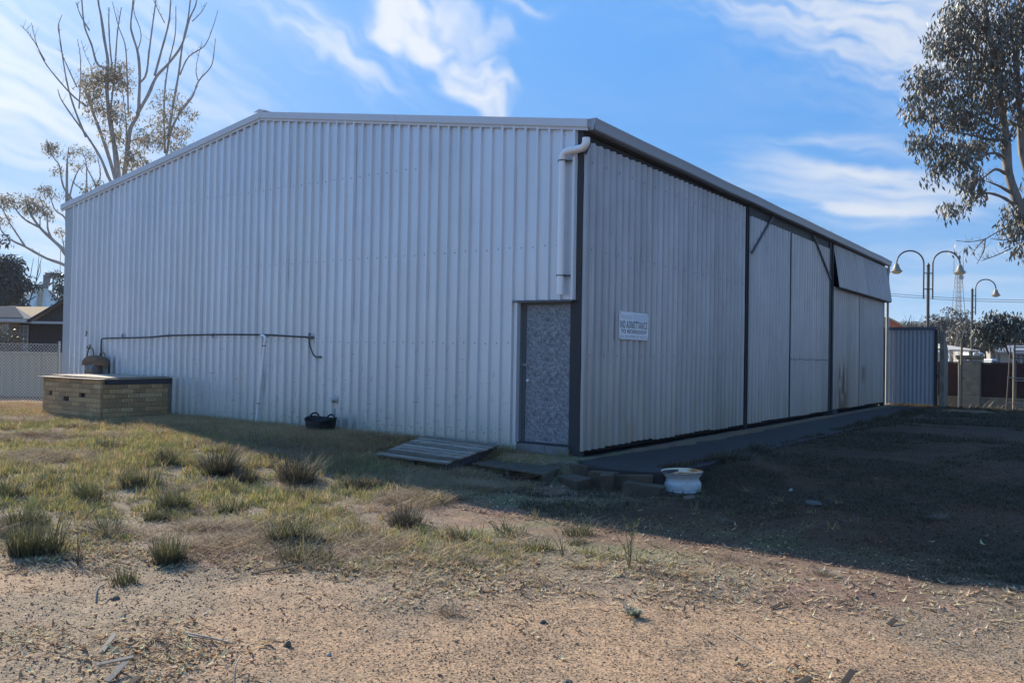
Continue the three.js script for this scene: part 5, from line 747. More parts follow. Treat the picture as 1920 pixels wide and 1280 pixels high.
saplings('gum_sapling', 'taller upright gum sapling rising behind the left end of the roof', 28.5, 145, [
  [[[800, 2080], [760, 1500], [730, 900], [718, 460], [714, 200], [722, 0], [735, -150]], 5, 0.8], [[[730, 900], [840, 620], [780, 440], [690, 310], [655, 200], [620, 40], [580, -10], [500, -130]], 2.6, 0.6], [[[735, 500], [760, 250], [800, 100], [850, 0]], 1.8, 0.5], [[[900, 320], [820, 270], [740, 200]], 1.3, 0.4], [[[860, 700], [910, 330], [915, 150], [880, 0], [830, -120]], 2, 0.5], [[[1000, 500], [1040, 300], [950, 100], [900, 0]], 2, 0.5], [[[1040, 300], [1060, 150], [1000, -60]], 1.5, 0.5]],
  [[590, -120, 80, 70, 170], [640, 100, 70, 50, 70], [520, -150, 70, 60, 140], [830, 60, 60, 40, 60], [940, 340, 60, 20, 70], [760, -60, 60, 50, 50], [850, -120, 70, 50, 90], [970, -40, 60, 50, 80], [1080, 250, 60, 25, 80], [960, 290, 30, 15, 30]], 41);

function farTree(name, label, cat, D, trunks, C, seed, size, cols, group) {
  const q = at(trunks[0][0][0][0], 650, D), t = thing(name, label, cat, [q.x, -0.2, q.z], 0, group), o = t.position.clone().negate();
  const pt = trunks.map(([p, a, b]) => [p, a, b]); mesh('trunk', join(limbs(pt, D, seed, 0.1)).translate(o.x, o.y, o.z), barkDark, t);
  mesh('crown', leafCloud(clumpPx(C, D, 1.2), seed + 5, size, cols, 0.5).translate(o.x, o.y, o.z), foliage, t).userData.kind = 'stuff';
}
const DARKG = [[0.085, 0.088, 0.068], [0.065, 0.07, 0.055], [0.11, 0.105, 0.08], [0.12, 0.095, 0.07]];
farTree('gum_tree', 'dark dense gum tree far behind the house roof at the left edge', 'tree', 75, [[[[20, 680], [16, 610], [22, 560], [25, 510]], 4, 1], [[[18, 600], [40, 570], [60, 555]], 2, 0.8], [[[50, 640], [51, 570], [60, 540], [70, 500], [73, 480]], 1.2, 0.4], [[[64, 540], [66, 510], [69, 470]], 0.8, 0.3], [[[38, 520], [40, 500], [41, 480]], 0.8, 0.3], [[[56, 520], [60, 500], [66, 485]], 0.7, 0.3], [[[66, 530], [76, 510], [79, 495]], 0.7, 0.3]], [[18, 500, 18, 20, 900], [22, 530, 26, 20, 1400], [46, 538, 10, 8, 160], [10, 560, 26, 20, 900], [30, 562, 10, 12, 160], [-30, 540, 40, 40, 1600], [-10, 500, 20, 25, 600], [66, 532, 6, 3, 40], [12, 450, 9, 4, 50]], 51, 0.42, DARKG);
farTree('gum_tree', 'thin gum tree beside the grain bin at the shed corner', 'tree', 95, [[[[118, 680], [116, 600], [114, 560], [110, 530]], 2, 0.6]], [[112, 545, 12, 14, 300], [118, 562, 10, 14, 260], [106, 520, 10, 5, 60], [125, 530, 12, 20, 300], [100, 512, 8, 3, 40]], 56, 0.42, DARKG);
for (const [label, D, tr, C, seed, size] of [
  ['flat-topped dark tree straight behind the double street lamp', 105, [[[1745, 680], [1742, 640], [1748, 615]], [[1745, 650], [1720, 620], [1712, 606]], [[1744, 645], [1765, 615], [1775, 600]]], [[1745, 612, 26, 7, 500], [1715, 614, 18, 5, 300], [1770, 606, 20, 6, 350], [1730, 628, 40, 12, 700], [1760, 635, 30, 14, 700]], 61, 0.5],
  ['umbrella-shaped tree crossing the foot of the radio tower', 120, [[[1790, 690], [1795, 650], [1800, 610], [1806, 592]], [[1794, 650], [1782, 610], [1776, 590]], [[1796, 640], [1812, 610], [1815, 595]]], [[1780, 583, 9, 3, 90], [1807, 589, 11, 3, 110], [1790, 603, 28, 6, 420], [1812, 607, 24, 8, 420], [1800, 625, 36, 14, 900], [1790, 645, 30, 14, 600], [1752, 594, 7, 3, 70]], 66, 0.5],
  ['broad olive tree left of the single street lamp', 85, [[[1815, 690], [1812, 650], [1808, 625]]], [[1810, 625, 24, 18, 900], [1795, 640, 18, 12, 400], [1825, 640, 20, 18, 700], [1808, 650, 26, 10, 500]], 71, 0.42],
  ['very dark bush in front of the far trees, right of the single street lamp', 70, [[[1850, 690], [1848, 650], [1846, 625]]], [[1848, 632, 20, 16, 1100], [1862, 640, 16, 14, 700], [1838, 646, 18, 10, 600]], 76, 0.34],
  ['distant dark tree at the right edge behind the young gum', 90, [[[1905, 690], [1903, 650], [1900, 625]], [[1903, 650], [1918, 625], [1935, 610]]], [[1900, 630, 30, 16, 900], [1930, 622, 30, 16, 700], [1910, 600, 14, 4, 120], [1885, 640, 24, 12, 600]], 81, 0.42],
  ['small dark tree beyond the orange roof', 110, [[[1690, 680], [1692, 640], [1690, 615]], [[1692, 640], [1705, 610], [1712, 590]]], [[1684, 612, 15, 4, 200], [1702, 610, 12, 5, 200], [1690, 625, 20, 8, 250]], 86, 0.45],
]) farTree('far_tree', label, 'tree', D, tr.map((p, i) => [p, i ? 0.9 : 1.8, 0.5]), C, seed, size, label.includes('olive') ? [[0.10, 0.08, 0.05], [0.075, 0.065, 0.045], [0.12, 0.095, 0.06]] : DARKG);
{ // bare twiggy tree by the tower
  const D = 80, q = at(1785, 650, D), t = thing('far_bare_tree', 'leafless pale tree among the dark trees below the radio tower', 'tree', [q.x, -0.2, q.z]), o = t.position.clone().negate(), L = []; const r = rng(90);
  for (let k = 0; k < 9; k++) { const x = 1768 + 5 * k + 4 * r(), y = 600 + 20 * r(); L.push([[[1785, 690], [1784 + (x - 1785) * 0.3, 665], [x - 2, y + 22], [x + 4 * (r() - 0.5), y]], 0.9, 0.25]); }
  mesh('trunk', join(limbs(L.slice(0, 2), D, 91, 0.1)).translate(o.x, o.y, o.z), barkPale, t); mesh('limbs', join(limbs(L.slice(2), D, 92, 0.2)).translate(o.x, o.y, o.z), barkPale, t);
  const t2 = thing('far_bare_tree', 'leafless twiggy tree just right of the orange roof', 'tree', at(1716, 650, D).setY(-0.2).toArray()), o2 = t2.position.clone().negate(), L2 = [];
  for (let k = 0; k < 11; k++) { const x = 1694 + 4.6 * k, y = 588 + 14 * r(); L2.push([[[1716, 680], [1716 + (x - 1716) * 0.4, 630], [x, y]], 0.7, 0.2]); }
  mesh('trunk', join(limbs(L2.slice(0, 2), D, 93, 0.1)).translate(o2.x, o2.y, o2.z), barkPale, t2); mesh('limbs', join(limbs(L2.slice(2), D, 94, 0.2)).translate(o2.x, o2.y, o2.z), barkPale, t2);
}
{ // young gum by the brick wall
  const D = 29, q = at(1912, 650, D), t = thing('young_gum', 'young gum tree with big drooping leaves behind the brown panel wall', 'tree', [q.x, -0.1, q.z]), o = t.position.clone().negate();
  mesh('trunk', join(limbs([[[[1920, 765], [1914, 710], [1906, 679], [1892, 661], [1886, 645], [1880, 625], [1872, 605], [1868, 585]], 2.8, 0.8]], D, 95, 0.05)).translate(o.x, o.y, o.z), barkDark, t);
  mesh('limbs', join(limbs([[[[1886, 645], [1870, 638], [1850, 630]], 1.2, 0.4], [[[1884, 635], [1900, 615], [1912, 600]], 1.2, 0.4], [[[1880, 625], [1860, 612], [1840, 606]], 1.1, 0.4], [[[1872, 605], [1890, 590], [1895, 582]], 1, 0.4], [[[1895, 663], [1900, 650], [1905, 630]], 1, 0.4]], D, 96, 0.3)).translate(o.x, o.y, o.z), barkDark, t);
  mesh('crown', leafCloud(clumpPx([[1868, 592, 16, 14, 150], [1880, 604, 26, 16, 260], [1855, 612, 20, 14, 170], [1840, 612, 12, 10, 70], [1836, 628, 9, 16, 60], [1895, 605, 18, 18, 190], [1910, 612, 14, 16, 140], [1860, 630, 26, 14, 220], [1890, 628, 26, 10, 170], [1935, 620, 20, 20, 150]], D, 1), 97, 0.17, [[0.06, 0.075, 0.06], [0.045, 0.055, 0.05], [0.09, 0.10, 0.085]], 0.85).translate(o.x, o.y, o.z), foliage, t).userData.kind = 'stuff';
}

// ------------------------------------------------------------------ far left: wire fence, sheet fence, house, grain bin
function wireMesh(P, uDir, len, h, pitch = 0.075, rad = 0.0022) { // diamond mesh as thin wires on an upright plane
  const L = []; const pt = (u, v) => P.clone().addScaledVector(uDir, u).setY(P.y + v);
  for (let c = -h; c < len; c += pitch) { const a = Math.max(0, c), b = Math.min(len, c + h); if (b <= a) continue; L.push(tube([pt(a, a - c), pt(b, b - c)], rad, 3)); L.push(tube([pt(a, h - (a - c)), pt(b, h - (b - c))], rad, 3)); }
  return join(L);
}
{
  const dir = RIGHT.clone().negate(), P = V(-13.42, -0.02, -0.02), t = thing('wire_fence', 'galvanised diamond wire fence joining the left end of the shed', 'fence', P.toArray()); const O = V(0, 0, 0);
  mesh('wire_mesh', wireMesh(O.clone(), dir, 6.2, 1.44, 0.075, 0.0032), std({ color: [0.75, 0.76, 0.78], roughness: 0.4, metalness: 0.3 }), t).userData.kind = 'stuff';
  for (const u of [0.04, 3.0, 6.1]) mesh('post', tube([O.clone().addScaledVector(dir, u).setY(-0.1), O.clone().addScaledVector(dir, u).setY(1.5)], 0.024, 10), M.galvPost, t);
  for (const y of [0.06, 1.43]) mesh('tension_wire', tube([O.clone().setY(y), O.clone().addScaledVector(dir, 6.1).setY(y)], 0.004, 5), M.galvPost, t);
  const Q = P.clone().addScaledVector(AWAY, 3.6).addScaledVector(RIGHT, 2.5), f = thing('sheet_fence', 'beige metal sheet fence behind the wire fence on the left', 'fence', [Q.x, -0.1, Q.z], PH.yaw);
  const fm = std({ color: [0.42, 0.38, 0.29], roughness: 0.6 });
  for (let k = 0; k < 4; k++) { const g = []; for (let i = 0; i < 12; i++) { const x = -(k * 2.4 + i * 0.2); g.push(span(x - 0.2, x - 0.12, 0.0, 1.27, 0, 0.006), slab([V(x - 0.12, 0, 0.006), V(x - 0.1, 0, -0.02), V(x - 0.1, 1.27, -0.02), V(x - 0.12, 1.27, 0.006)], 0.003), span(x - 0.1, x - 0.02, 0.0, 1.27, -0.024, -0.018), slab([V(x - 0.02, 0, -0.02), V(x, 0, 0.006), V(x, 1.27, 0.006), V(x - 0.02, 1.27, -0.02)], 0.003)); } mesh('fence_panel', join(g), fm, f); mesh('post', span(-k * 2.4 - 0.03, -k * 2.4 + 0.03, 0, 1.32, -0.03, 0.03), fm, f); mesh('rail', span(-(k + 1) * 2.4 + 0.031, -k * 2.4 - 0.031, 1.27, 1.31, -0.035, 0.03), fm, f); }
}
function frame(name, label, cat, px, D) { const q = at(px, 650, D); return thing(name, label, cat, [q.x, 0, q.z], PH.yaw); }  // local x right, z towards the street
{
  const D = 45, k = D / PH.f, h = frame('house', 'low brick house with tan and grey metal roof beyond the left fence', 'house', 60, D), X = (px) => (px - 60) * k, eave = 2.72, ridge = 3.78;
  const tan = phys({ color: [0.42, 0.31, 0.19], roughness: 1, specularIntensity: 0.1 }), greyR = phys({ color: [0.16, 0.165, 0.175], roughness: 1, specularIntensity: 0.1, metalness: 0.0 }), brickD = std({ color: [0.10, 0.085, 0.08], map: T.brick, roughness: 0.95 }), beige = std({ color: [0.42, 0.36, 0.25], roughness: 0.9 }), trimM = std({ color: [0.5, 0.5, 0.5], roughness: 0.6 });
  mesh('wall', join([span(X(22), X(200), 0, eave - 0.1, -7.5, -0.6)]), brickD, h); mesh('wall', span(X(-160), X(22), 0, eave - 0.1, -7.5, 0.3), beige, h);
  // main slope facing the street, a hip wing at the left and a gable wing at the right
  mesh('roof', slab([V(X(-170), eave, -0.2), V(X(210), eave, -0.2), V(X(210), ridge + 0.1, -7), V(X(-170), ridge, -7)], 0.06), tan, h);
  mesh('roof', slab([V(X(210), ridge + 0.1, -7.01), V(X(210), eave, -14), V(X(-170), eave, -14), V(X(-170), ridge, -7.01)], 0.06), tan, h);
  mesh('hip_roof', poly([[V(X(-60), ridge - 0.1, -4), V(X(57), eave + 0.1, 0.75), V(X(-170), eave + 0.1, 0.75)], [V(X(-60), ridge - 0.1, -4), V(X(58), eave + 0.1, -0.3), V(X(57), eave + 0.1, 0.75)], [V(X(-170), eave + 0.09, 0.75), V(X(57), eave + 0.09, 0.75), V(X(57), eave + 0.09, -0.3), V(X(-170), eave + 0.09, -0.3)]]), greyR, h);
  { const ribs = []; for (let i = 0; i < 46; i++) { const x = mix(X(-168), X(55), i / 45), ax = X(-60), f = x < ax ? (x - X(-170)) / (ax - X(-170)) : (X(57) - x) / (X(57) - ax); if (f < 0.03) continue; ribs.push(beam(V(x, eave + 0.12, 0.74), V(x, eave + 0.12 + f * (ridge - eave - 0.2), 0.74 - f * 4.75), 0.05, 0.04)); } mesh('roof_rib', join(ribs), greyR, h).userData.kind = 'stuff'; }
  mesh('gable', slab([V(X(66), eave + 0.0, 0.1), V(X(205), eave + 0.0, 0.1), V(X(135), ridge + 0.25, 0.1)], 0.1), brickD, h);
  mesh('gable_roof', join([slab([V(X(62), eave - 0.02, 0.3), V(X(135), ridge + 0.27, 0.3), V(X(135), ridge + 0.27, -6), V(X(62), eave - 0.02, -6)], 0.05), slab([V(X(135), ridge + 0.27, 0.3), V(X(209), eave - 0.02, 0.3), V(X(209), eave - 0.02, -6), V(X(135), ridge + 0.27, -6)], 0.05)]), tan, h);
  mesh('barge_board', beam(V(X(58), eave - 0.0, 0.33), V(X(135), ridge + 0.25, 0.33), 0.05, 0.14), brickD, h);
  mesh('fascia', join([span(X(-170), X(64), eave - 0.08, eave + 0.08, 0.76, 0.82), span(X(64), X(205), eave - 0.14, eave - 0.02, 0.3, 0.36)]), trimM, h);
  mesh('fascia', span(X(-170), X(62), eave - 0.12, eave - 0.09, -0.6, 0.75), trimM, h);
  const gl = phys({ color: [0.25, 0.3, 0.36], roughness: 0.08, metalness: 0.0 });
  for (const [a, b] of [[11.5, 19.5], [25, 39]]) { const w = new THREE.Group(); w.name = 'window'; h.add(w); const z = a < 20 ? 0.32 : -0.56, y0 = 1.1, y1 = 2.45; mesh('pane', span(X(a), X(b), y0, y1, z, z + 0.02), gl, w); mesh('frame', join([span(X(a) - 0.05, X(b) + 0.05, y1, y1 + 0.06, z, z + 0.05), span(X(a) - 0.05, X(a), y0, y1, z, z + 0.05), span(X(b), X(b) + 0.05, y0, y1, z, z + 0.05), span((X(a) + X(b)) / 2 - 0.02, (X(a) + X(b)) / 2 + 0.02, y0, y1, z + 0.021, z + 0.05)]), trimM, w); mesh('sill', span(X(a) - 0.08, X(b) + 0.08, y0 - 0.09, y0, z, z + 0.12), std({ color: [0.75, 0.75, 0.73] }), w); for (let i = 0; i < 5; i++) mesh('blind_slat', span(X(a) + 0.02, X(b) - 0.02, y0 + 0.15 + i * 0.24, y0 + 0.27 + i * 0.24, z + 0.021, z + 0.028), std({ color: [0.35, 0.38, 0.42] }), w); }
  mesh('column', span(X(3), X(6), 0, eave - 0.1, 0.31, 0.5), beige, h);
  const s = frame('dry_shrub', 'straggly olive shrub before the window of the house on the left', 'shrub', 14, 38), o = s.position.clone().negate(); const g = leafCloud(clumpPx([[12, 645, 22, 20, 420], [36, 655, 16, 12, 220], [0, 640, 16, 26, 300], [22, 630, 14, 12, 120]], 38, 1), 88, 0.16, [[0.15, 0.125, 0.07], [0.10, 0.09, 0.05], [0.2, 0.16, 0.1]], 0.3); g.translate(o.x, o.y, o.z); g.rotateY(-PH.yaw); mesh('foliage', g, foliage, s).userData.kind = 'stuff';
  const st = []; for (let i = 0; i < 6; i++) st.push(tube([V(0, 0, 0), V((i - 2.5) * 0.1, 0.8, 0.1), V((i - 2.5) * 0.2, 1.5, -0.1)], 0.018, 5)); mesh('stem', join(st), barkDark, s);
}
{
  const D = 130, k = D / PH.f, b = frame('grain_bin', 'far conical steel grain bin with ladder and conveyor above the house roof', 'grain bin', 75, D), H = 10.9, sl = 0.92, R = 7.2;
  const gal = std({ color: [0.88, 0.80, 0.70], roughness: 0.85 }), gd = std({ color: [0.24, 0.22, 0.21], roughness: 0.7 });
  const seg = 28; for (let i = 0; i < seg; i++) { const a = i / seg * 6.2832, c = (i + 1) / seg * 6.2832, y1 = H - R * sl; const P = (r, an, y) => V(Math.sin(an) * r, y, Math.cos(an) * r); mesh('roof_panel', poly([[P(0.7, a, H - 0.7 * sl), P(R, a, y1), P(R, c, y1), P(0.7, c, H - 0.7 * sl)]]), gal, b); }
  const rb = []; for (let i = 0; i < seg; i++) { const a = i / seg * 6.2832; rb.push(beam(V(Math.sin(a) * 0.7, H - 0.7 * sl + 0.05, Math.cos(a) * 0.7), V(Math.sin(a) * R, H - R * sl + 0.05, Math.cos(a) * R), 0.08, 0.12)); } mesh('roof_rib', join(rb), gal, b).userData.kind = 'stuff';
  mesh('bin_wall', (() => { const pr = []; for (let i = 0; i <= 60; i++) pr.push([R - 0.15 + 0.05 * (i % 2), i / 60 * (H - R * sl)]); return lathe(pr, 40); })(), gal, b);
  const cap = lathe([[0, 0.5], [0.75, 0.4], [0.95, -0.1], [0.8, -0.15]], 20); cap.translate(0, H - 0.4, 0); mesh('cap', cap, gd, b);
  const lad = new THREE.Group(); lad.name = 'ladder'; b.add(lad); const an = 0.42, lp = (t, off) => { const r = mix(1.2, R, t); return V(Math.sin(an) * r + Math.cos(an) * off, H - r * sl + 0.22, Math.cos(an) * r - Math.sin(an) * off); };
  for (const o of [-0.45, 0.45]) mesh('rail', beam(lp(0, o), lp(1, o), 0.1, 0.12), gal, lad); for (let i = 0; i < 16; i++) mesh('step', beam(lp((i + 0.5) / 16, -0.4), lp((i + 0.5) / 16, 0.4), 0.28, 0.06), std({ color: [0.62, 0.47, 0.2] }), lad);
  const yT = (650 - 516) * k + 1.32, x0 = (80 - 75) * k; mesh('conveyor', join([span(x0, x0 + 16, yT - 0.1, yT + 0.5, -1, 0), span(x0, x0 + 16, yT + 0.51, yT + 0.6, -1.2, 0.2)]), gd, b); const lg = []; for (const dx of [0, 0.9, 1.9, 3, 4.4, 6]) lg.push(span(x0 + dx, x0 + dx + 0.16, H - 1.2, yT - 0.2, -0.6, -0.44)); mesh('conveyor_leg', join(lg), gd, b); mesh('head_box', span(x0 - 0.3, x0 + 0.3, H - 0.2, yT + 0.3, -0.95, -0.05), gd, b);
  mesh('mast', join([beam(V(x0 + 2, yT + 0.86, -0.5), V(x0 + 2, yT + 4.5, -0.5), 0.06, 0.06, V(1, 0, 0)), beam(V((115 - 75) * k, yT + 0.86, -0.5), V((115 - 75) * k, yT + 2.4, -0.5), 0.08, 0.08, V(1, 0, 0)), span((115 - 75) * k - 0.3, (115 - 75) * k + 0.3, yT + 2.0, yT + 2.1, -0.55, -0.45)]), gd, b);
}
// ------------------------------------------------------------------ far right: sheet gate, panel wall, lamps, tower, buildings
{
  const g = thing('sheet_gate', 'corrugated metal gate closing the gap at the far end of the shed', 'gate', [0.0, 0, -19.36]); const y0 = 0.04, y1 = 2.36, galv = std({ color: [0.42, 0.44, 0.47], roughness: 0.5, metalness: 0.3 });
  const wav = (a, b) => { const pos = [], n = Math.round((b - a) / 0.0125); const w = (x) => 0.016 * Math.sin(x / 0.118 * 6.2832); for (let i = 0; i < n; i++) { const x0 = mix(a, b, i / n), x1 = mix(a, b, (i + 1) / n); pos.push(x0, y0, w(x0), x1, y0, w(x1), x1, y1, w(x1), x0, y0, w(x0), x1, y1, w(x1), x0, y1, w(x0)); } return boxUV(tris(pos)); };
  mesh('corrugated_sheet', wav(0.0, 0.76), galv, g); mesh('corrugated_sheet', wav(0.72, 1.46).translate(0, 0, 0.004), galv, g);
  mesh('top_rail', span(-0.02, 1.50, y1 - 0.005, y1 + 0.09, -0.03, 0.04), std({ color: [0.13, 0.14, 0.16], roughness: 0.6 }), g);
  for (const [x, w] of [[-0.03, 0.03], [1.485, 0.05]]) mesh('post', span(x - w, x + w, -0.1, y1 - 0.006, -0.03, 0.045), M.steel, g); mesh('latch', join([box(0.05, 0.06, 0.05, 1.545, 0.95, 0.03), box(0.1, 0.03, 0.03, 1.54, 0.9, 0.05)]), M.dark, g);
  mesh('frame', join([span(0.0, 1.45, 0.5, 0.56, -0.07, -0.03), span(0.0, 1.45, 1.7, 1.76, -0.07, -0.03)]), M.steel, g);
  const w = thing('end_wall', 'narrow beige rendered wall end behind the corrugated gate', 'wall', [1.66, 0, -19.4]); const s = new THREE.Shape(); s.moveTo(0, -0.1); s.lineTo(0.85, -0.1); s.lineTo(0.85, 1.75); s.lineTo(0.3, 2.1); s.lineTo(0, 2.32); s.lineTo(0, -0.1); const e = new THREE.ExtrudeGeometry(s, { depth: 0.12, bevelEnabled: false }); e.rotateY(Math.PI / 2); e.translate(-0.08, 0, 0); mesh('render', boxUV(e), std({ color: [0.36, 0.32, 0.26], map: T.concrete, roughness: 0.95 }), w);
}
{
  const z = -21.6, w = thing('panel_wall', 'low sandy boundary wall with dark red-brown panels between square pillars', 'wall', [2.16, 0, z]), sand = std({ color: [0.42, 0.35, 0.24], map: T.concrete, bumpMap: T.concreteB, bumpScale: 0.006, roughness: 0.95 }), sand2 = std({ color: [0.36, 0.30, 0.21], map: T.concrete, roughness: 0.95 }), red = std({ color: [0.06, 0.018, 0.013], map: T.concrete, roughness: 0.55 });
  for (const x of [0, 3.6, 7.2]) { const p = new THREE.Group(); p.name = 'pillar'; p.position.x = x; w.add(p); for (let i = 0; i < 4; i++) mesh('block', box(0.62, 0.372, 0.62, 0, 0.12 + i * 0.378, 0, 0.01), sand, p); mesh('cap', join([box(0.76, 0.1, 0.76, 0, 1.55, 0, 0.015), box(0.7, 0.05, 0.7, 0, 1.475, 0, 0.01)]), sand2, p); }
  for (const [a, b] of [[-3.0, -0.32], [0.32, 3.28], [3.92, 6.88]]) { mesh('plinth', span(a, b, -0.15, 0.215, -0.16, 0.16, 0.008), sand2, w); mesh('plinth_cap', span(a, b, 0.216, 0.25, -0.18, 0.18, 0.006), sand, w); const n = 3, d = (b - a) / n; for (let i = 0; i < n; i++) mesh('panel', span(a + i * d + 0.004, a + (i + 1) * d - 0.004, 0.252, 1.345, -0.02, 0.02, 0.004), red, w); mesh('rail', span(a, b, 1.347, 1.385, -0.03, 0.03), std({ color: [0.10, 0.07, 0.055], roughness: 0.7 }), w); }
  // wire gate and steel rack in front
  const gz = -20.3, g = thing('wire_gate', 'steel pipe gate frame with diamond wire in front of the sandy pillar', 'gate', [2.075, 0, gz]); mesh('post', join([tube([V(0, -0.2, 0), V(0, 1.9, 0)], 0.034, 10), box(0.09, 0.06, 0.06, 0.05, 0.87, 0.02)]), std({ color: [0.22, 0.19, 0.15], roughness: 0.7, metalness: 0.3 }), g); mesh('frame', join([tube([V(-0.07, -0.1, 0.02), V(-0.07, 1.3, 0.02)], 0.02, 8), tube([V(0.03, 1.42, 0), V(1.15, 1.42, 0)], 0.012, 6)]), M.galvPost, g); mesh('wire_mesh', wireMesh(V(0.03, -0.1, 0.0), V(1, 0, 0), 0.5, 1.5, 0.075, 0.0022), M.galvPost, g).userData.kind = 'stuff';
  const rk = thing('steel_rack', 'weathered steel pipe rack with several rails at the right picture edge', 'rack', [3.5, 0, -20.5]), pm = std({ color: [0.33, 0.27, 0.21], roughness: 0.75, metalness: 0.2 }), pd = std({ color: [0.13, 0.11, 0.10], roughness: 0.75, metalness: 0.2 });
  mesh('post', tube([V(-0.01, -0.2, 0), V(0.0, 1.92, 0)], 0.036, 10), pm, rk); mesh('post', tube([V(-0.2, -0.15, 0.12), V(-0.1, 1.86, 0.02)], 0.02, 8), pd, rk); mesh('post', tube([V(1.9, -0.2, 0), V(1.9, 1.92, 0)], 0.036, 10), pm, rk); for (const y of [1.86, 1.74, 1.61, 1.52, 0.91, 0.83, 0.13, 0.05]) mesh('rail', tube([V(-0.0, y, 0.03), V(1.95, y, 0.03)], y > 1.5 ? 0.018 : 0.022, 8), y > 1.5 ? pd : pm, rk); mesh('rail', tube([V(-0.17, 0.92, 0.1), V(0, 0.91, 0.03)], 0.018, 6), pm, rk); mesh('rail', tube([V(-0.2, 0.14, 0.12), V(0, 0.13, 0.03)], 0.018, 6), pm, rk);
  { const pos = [], col = [], r = rng(44); for (let i = 0; i < 90; i++) bladeStrip(pos, col, [2.2 + 1.9 * r(), -0.1, -20.9 + 0.5 * r()], r() * 6.3, 0.12 + 0.5 * r() ** 2, 0.014, 0.3 + r(), 0.6, [0.3, 0.24, 0.16], [0.5, 0.42, 0.3], 3); const m = mesh(numbered('dead_grass'), geoC(pos, col), std({ color: [1, 1, 1], vertexColors: true }), scene); m.userData.kind = 'stuff'; tag(m, 'dead pale weeds at the foot of the sandy boundary wall', 'grass'); }
}
function lamp(px, D, label, arms, topPx) {
  const k = D / PH.f, q = at(px, 650, D), t = thing('street_lamp', label, 'street lamp', [q.x, 0, q.z], PH.yaw), top = (topPx - 0) , pole = std({ color: [0.11, 0.095, 0.085], roughness: 0.5, metalness: 0.3 }), bell = std({ color: [0.30, 0.25, 0.18], roughness: 0.5 });
  mesh('pole', join([tube([V(0, -0.2, 0), V(0, top, 0)], 0.065, 12), lathe([[0, 0.2], [0.03, 0.12], [0.07, 0.08], [0.075, 0.0], [0, 0]], 12).translate(0, top, 0)]), pole, t);
  mesh('base', lathe([[0, 0.9], [0.08, 0.9], [0.12, 0.75], [0.12, 0.1], [0.16, 0], [0, 0]], 14), pole, t);
  for (const s of arms) {
    const x0 = s * 0.2, R = 0.60, yb = top - 1.35, yc = top + 0.1, P = [V(x0, yb, 0), V(x0, yc - 0.3, 0)]; for (let i = 0; i <= 14; i++) { const a = Math.PI * (1 - i / 14); P.push(V(x0 + s * (R + R * Math.cos(a)), yc + 0.03 + R * 0.92 * Math.sin(a), 0)); }
    const a = new THREE.Group(); a.name = 'arm'; t.add(a); mesh('bracket', tube(P, 0.034, 10), pole, a);
    mesh('clamp', join([span(Math.min(0, x0), Math.max(0, x0), top - 0.32, top - 0.28, -0.02, 0.02), span(Math.min(0, x0), Math.max(0, x0), top - 1.02, top - 0.98, -0.02, 0.02), lathe([[0, -0.1], [0.04, -0.04], [0.04, 0.02], [0, 0.02]], 8).translate(x0, yb, 0)]), pole, a);
    const bl = lathe([[0.02, 0.0], [0.05, -0.01], [0.09, -0.06], [0.12, -0.16], [0.17, -0.27], [0.25, -0.36], [0.26, -0.37], [0.24, -0.365], [0.16, -0.28], [0.1, -0.16], [0.02, -0.06]], 22); bl.translate(x0 + s * 2 * R, yc + 0.02, 0); mesh('lamp_shade', bl, bell, a);
    mesh('lamp_glass', lathe([[0.22, -0.36], [0.18, -0.43], [0.1, -0.47], [0, -0.48]], 20).translate(x0 + s * 2 * R, yc + 0.02, 0), std({ color: [0.62, 0.56, 0.44], roughness: 0.3 }), a);
  }
}
lamp(1740, 38, 'tall street lamp with two curved arms and bell shades above the corrugated gate', [-1, 1], 5.58);
lamp(1823, 51, 'street lamp with a single curved arm and bell shade right of the double one', [1], 5.65);
{ // lattice radio tower
  const D = 350, q = at(1797, 650, D), t = thing('radio_tower', 'distant lattice radio tower with antennas behind the right street lamps', 'tower', [q.x, 0, q.z], PH.yaw), m = std({ color: [0.25, 0.25, 0.26], roughness: 0.6, metalness: 0.2 }), H = 38, L = [], W = (y) => mix(3.0, 0.85, Math.min(1, y / 26)); const leg = [[-1, -1], [1, -1], [1, 1], [-1, 1]], P = (i, y) => V(leg[i % 4][0] * W(y), y, leg[i % 4][1] * W(y));
  for (let i = 0; i < 4; i++) mesh('leg', beam(P(i, 0), P(i, H), 0.2, 0.2, V(1, 0, 0)), m, t);
  for (let y = 0; y < H - 0.5; y += 1.9) for (let i = 0; i < 4; i++) { const y2 = Math.min(H, y + 1.9); L.push(beam(P(i, y), P(i + 1, y2), 0.09, 0.09), beam(P(i + 1, y), P(i, y2), 0.09, 0.09), beam(P(i, y2), P(i + 1, y2), 0.09, 0.09)); } mesh('bracing', join(L), m, t);
  mesh('platform', join([span(-1.8, 1.8, H - 0.2, H, -1.8, 1.8), span(-1.8, 1.8, H + 1.0, H + 1.1, 1.7, 1.8), span(-1.8, 1.8, H + 1.0, H + 1.1, -1.8, -1.7)]), m, t);
  for (const x of [-1.9, 1.9]) mesh('antenna', join([tube([V(x, H - 0.5, 0), V(x, H + 10, 0)], 0.09, 6), tube([V(x, H + 1, 0), V(x, H + 5, 0)], 0.16, 6)]), m, t);
  mesh('dish', (() => { const g = lathe([[0, 0], [0.7, 0.12], [1.0, 0.35], [0.95, 0.36], [0, 0.06]], 18); g.rotateX(Math.PI / 2); g.translate(0.3, H - 1.8, 1.3); return g; })(), m, t);
}
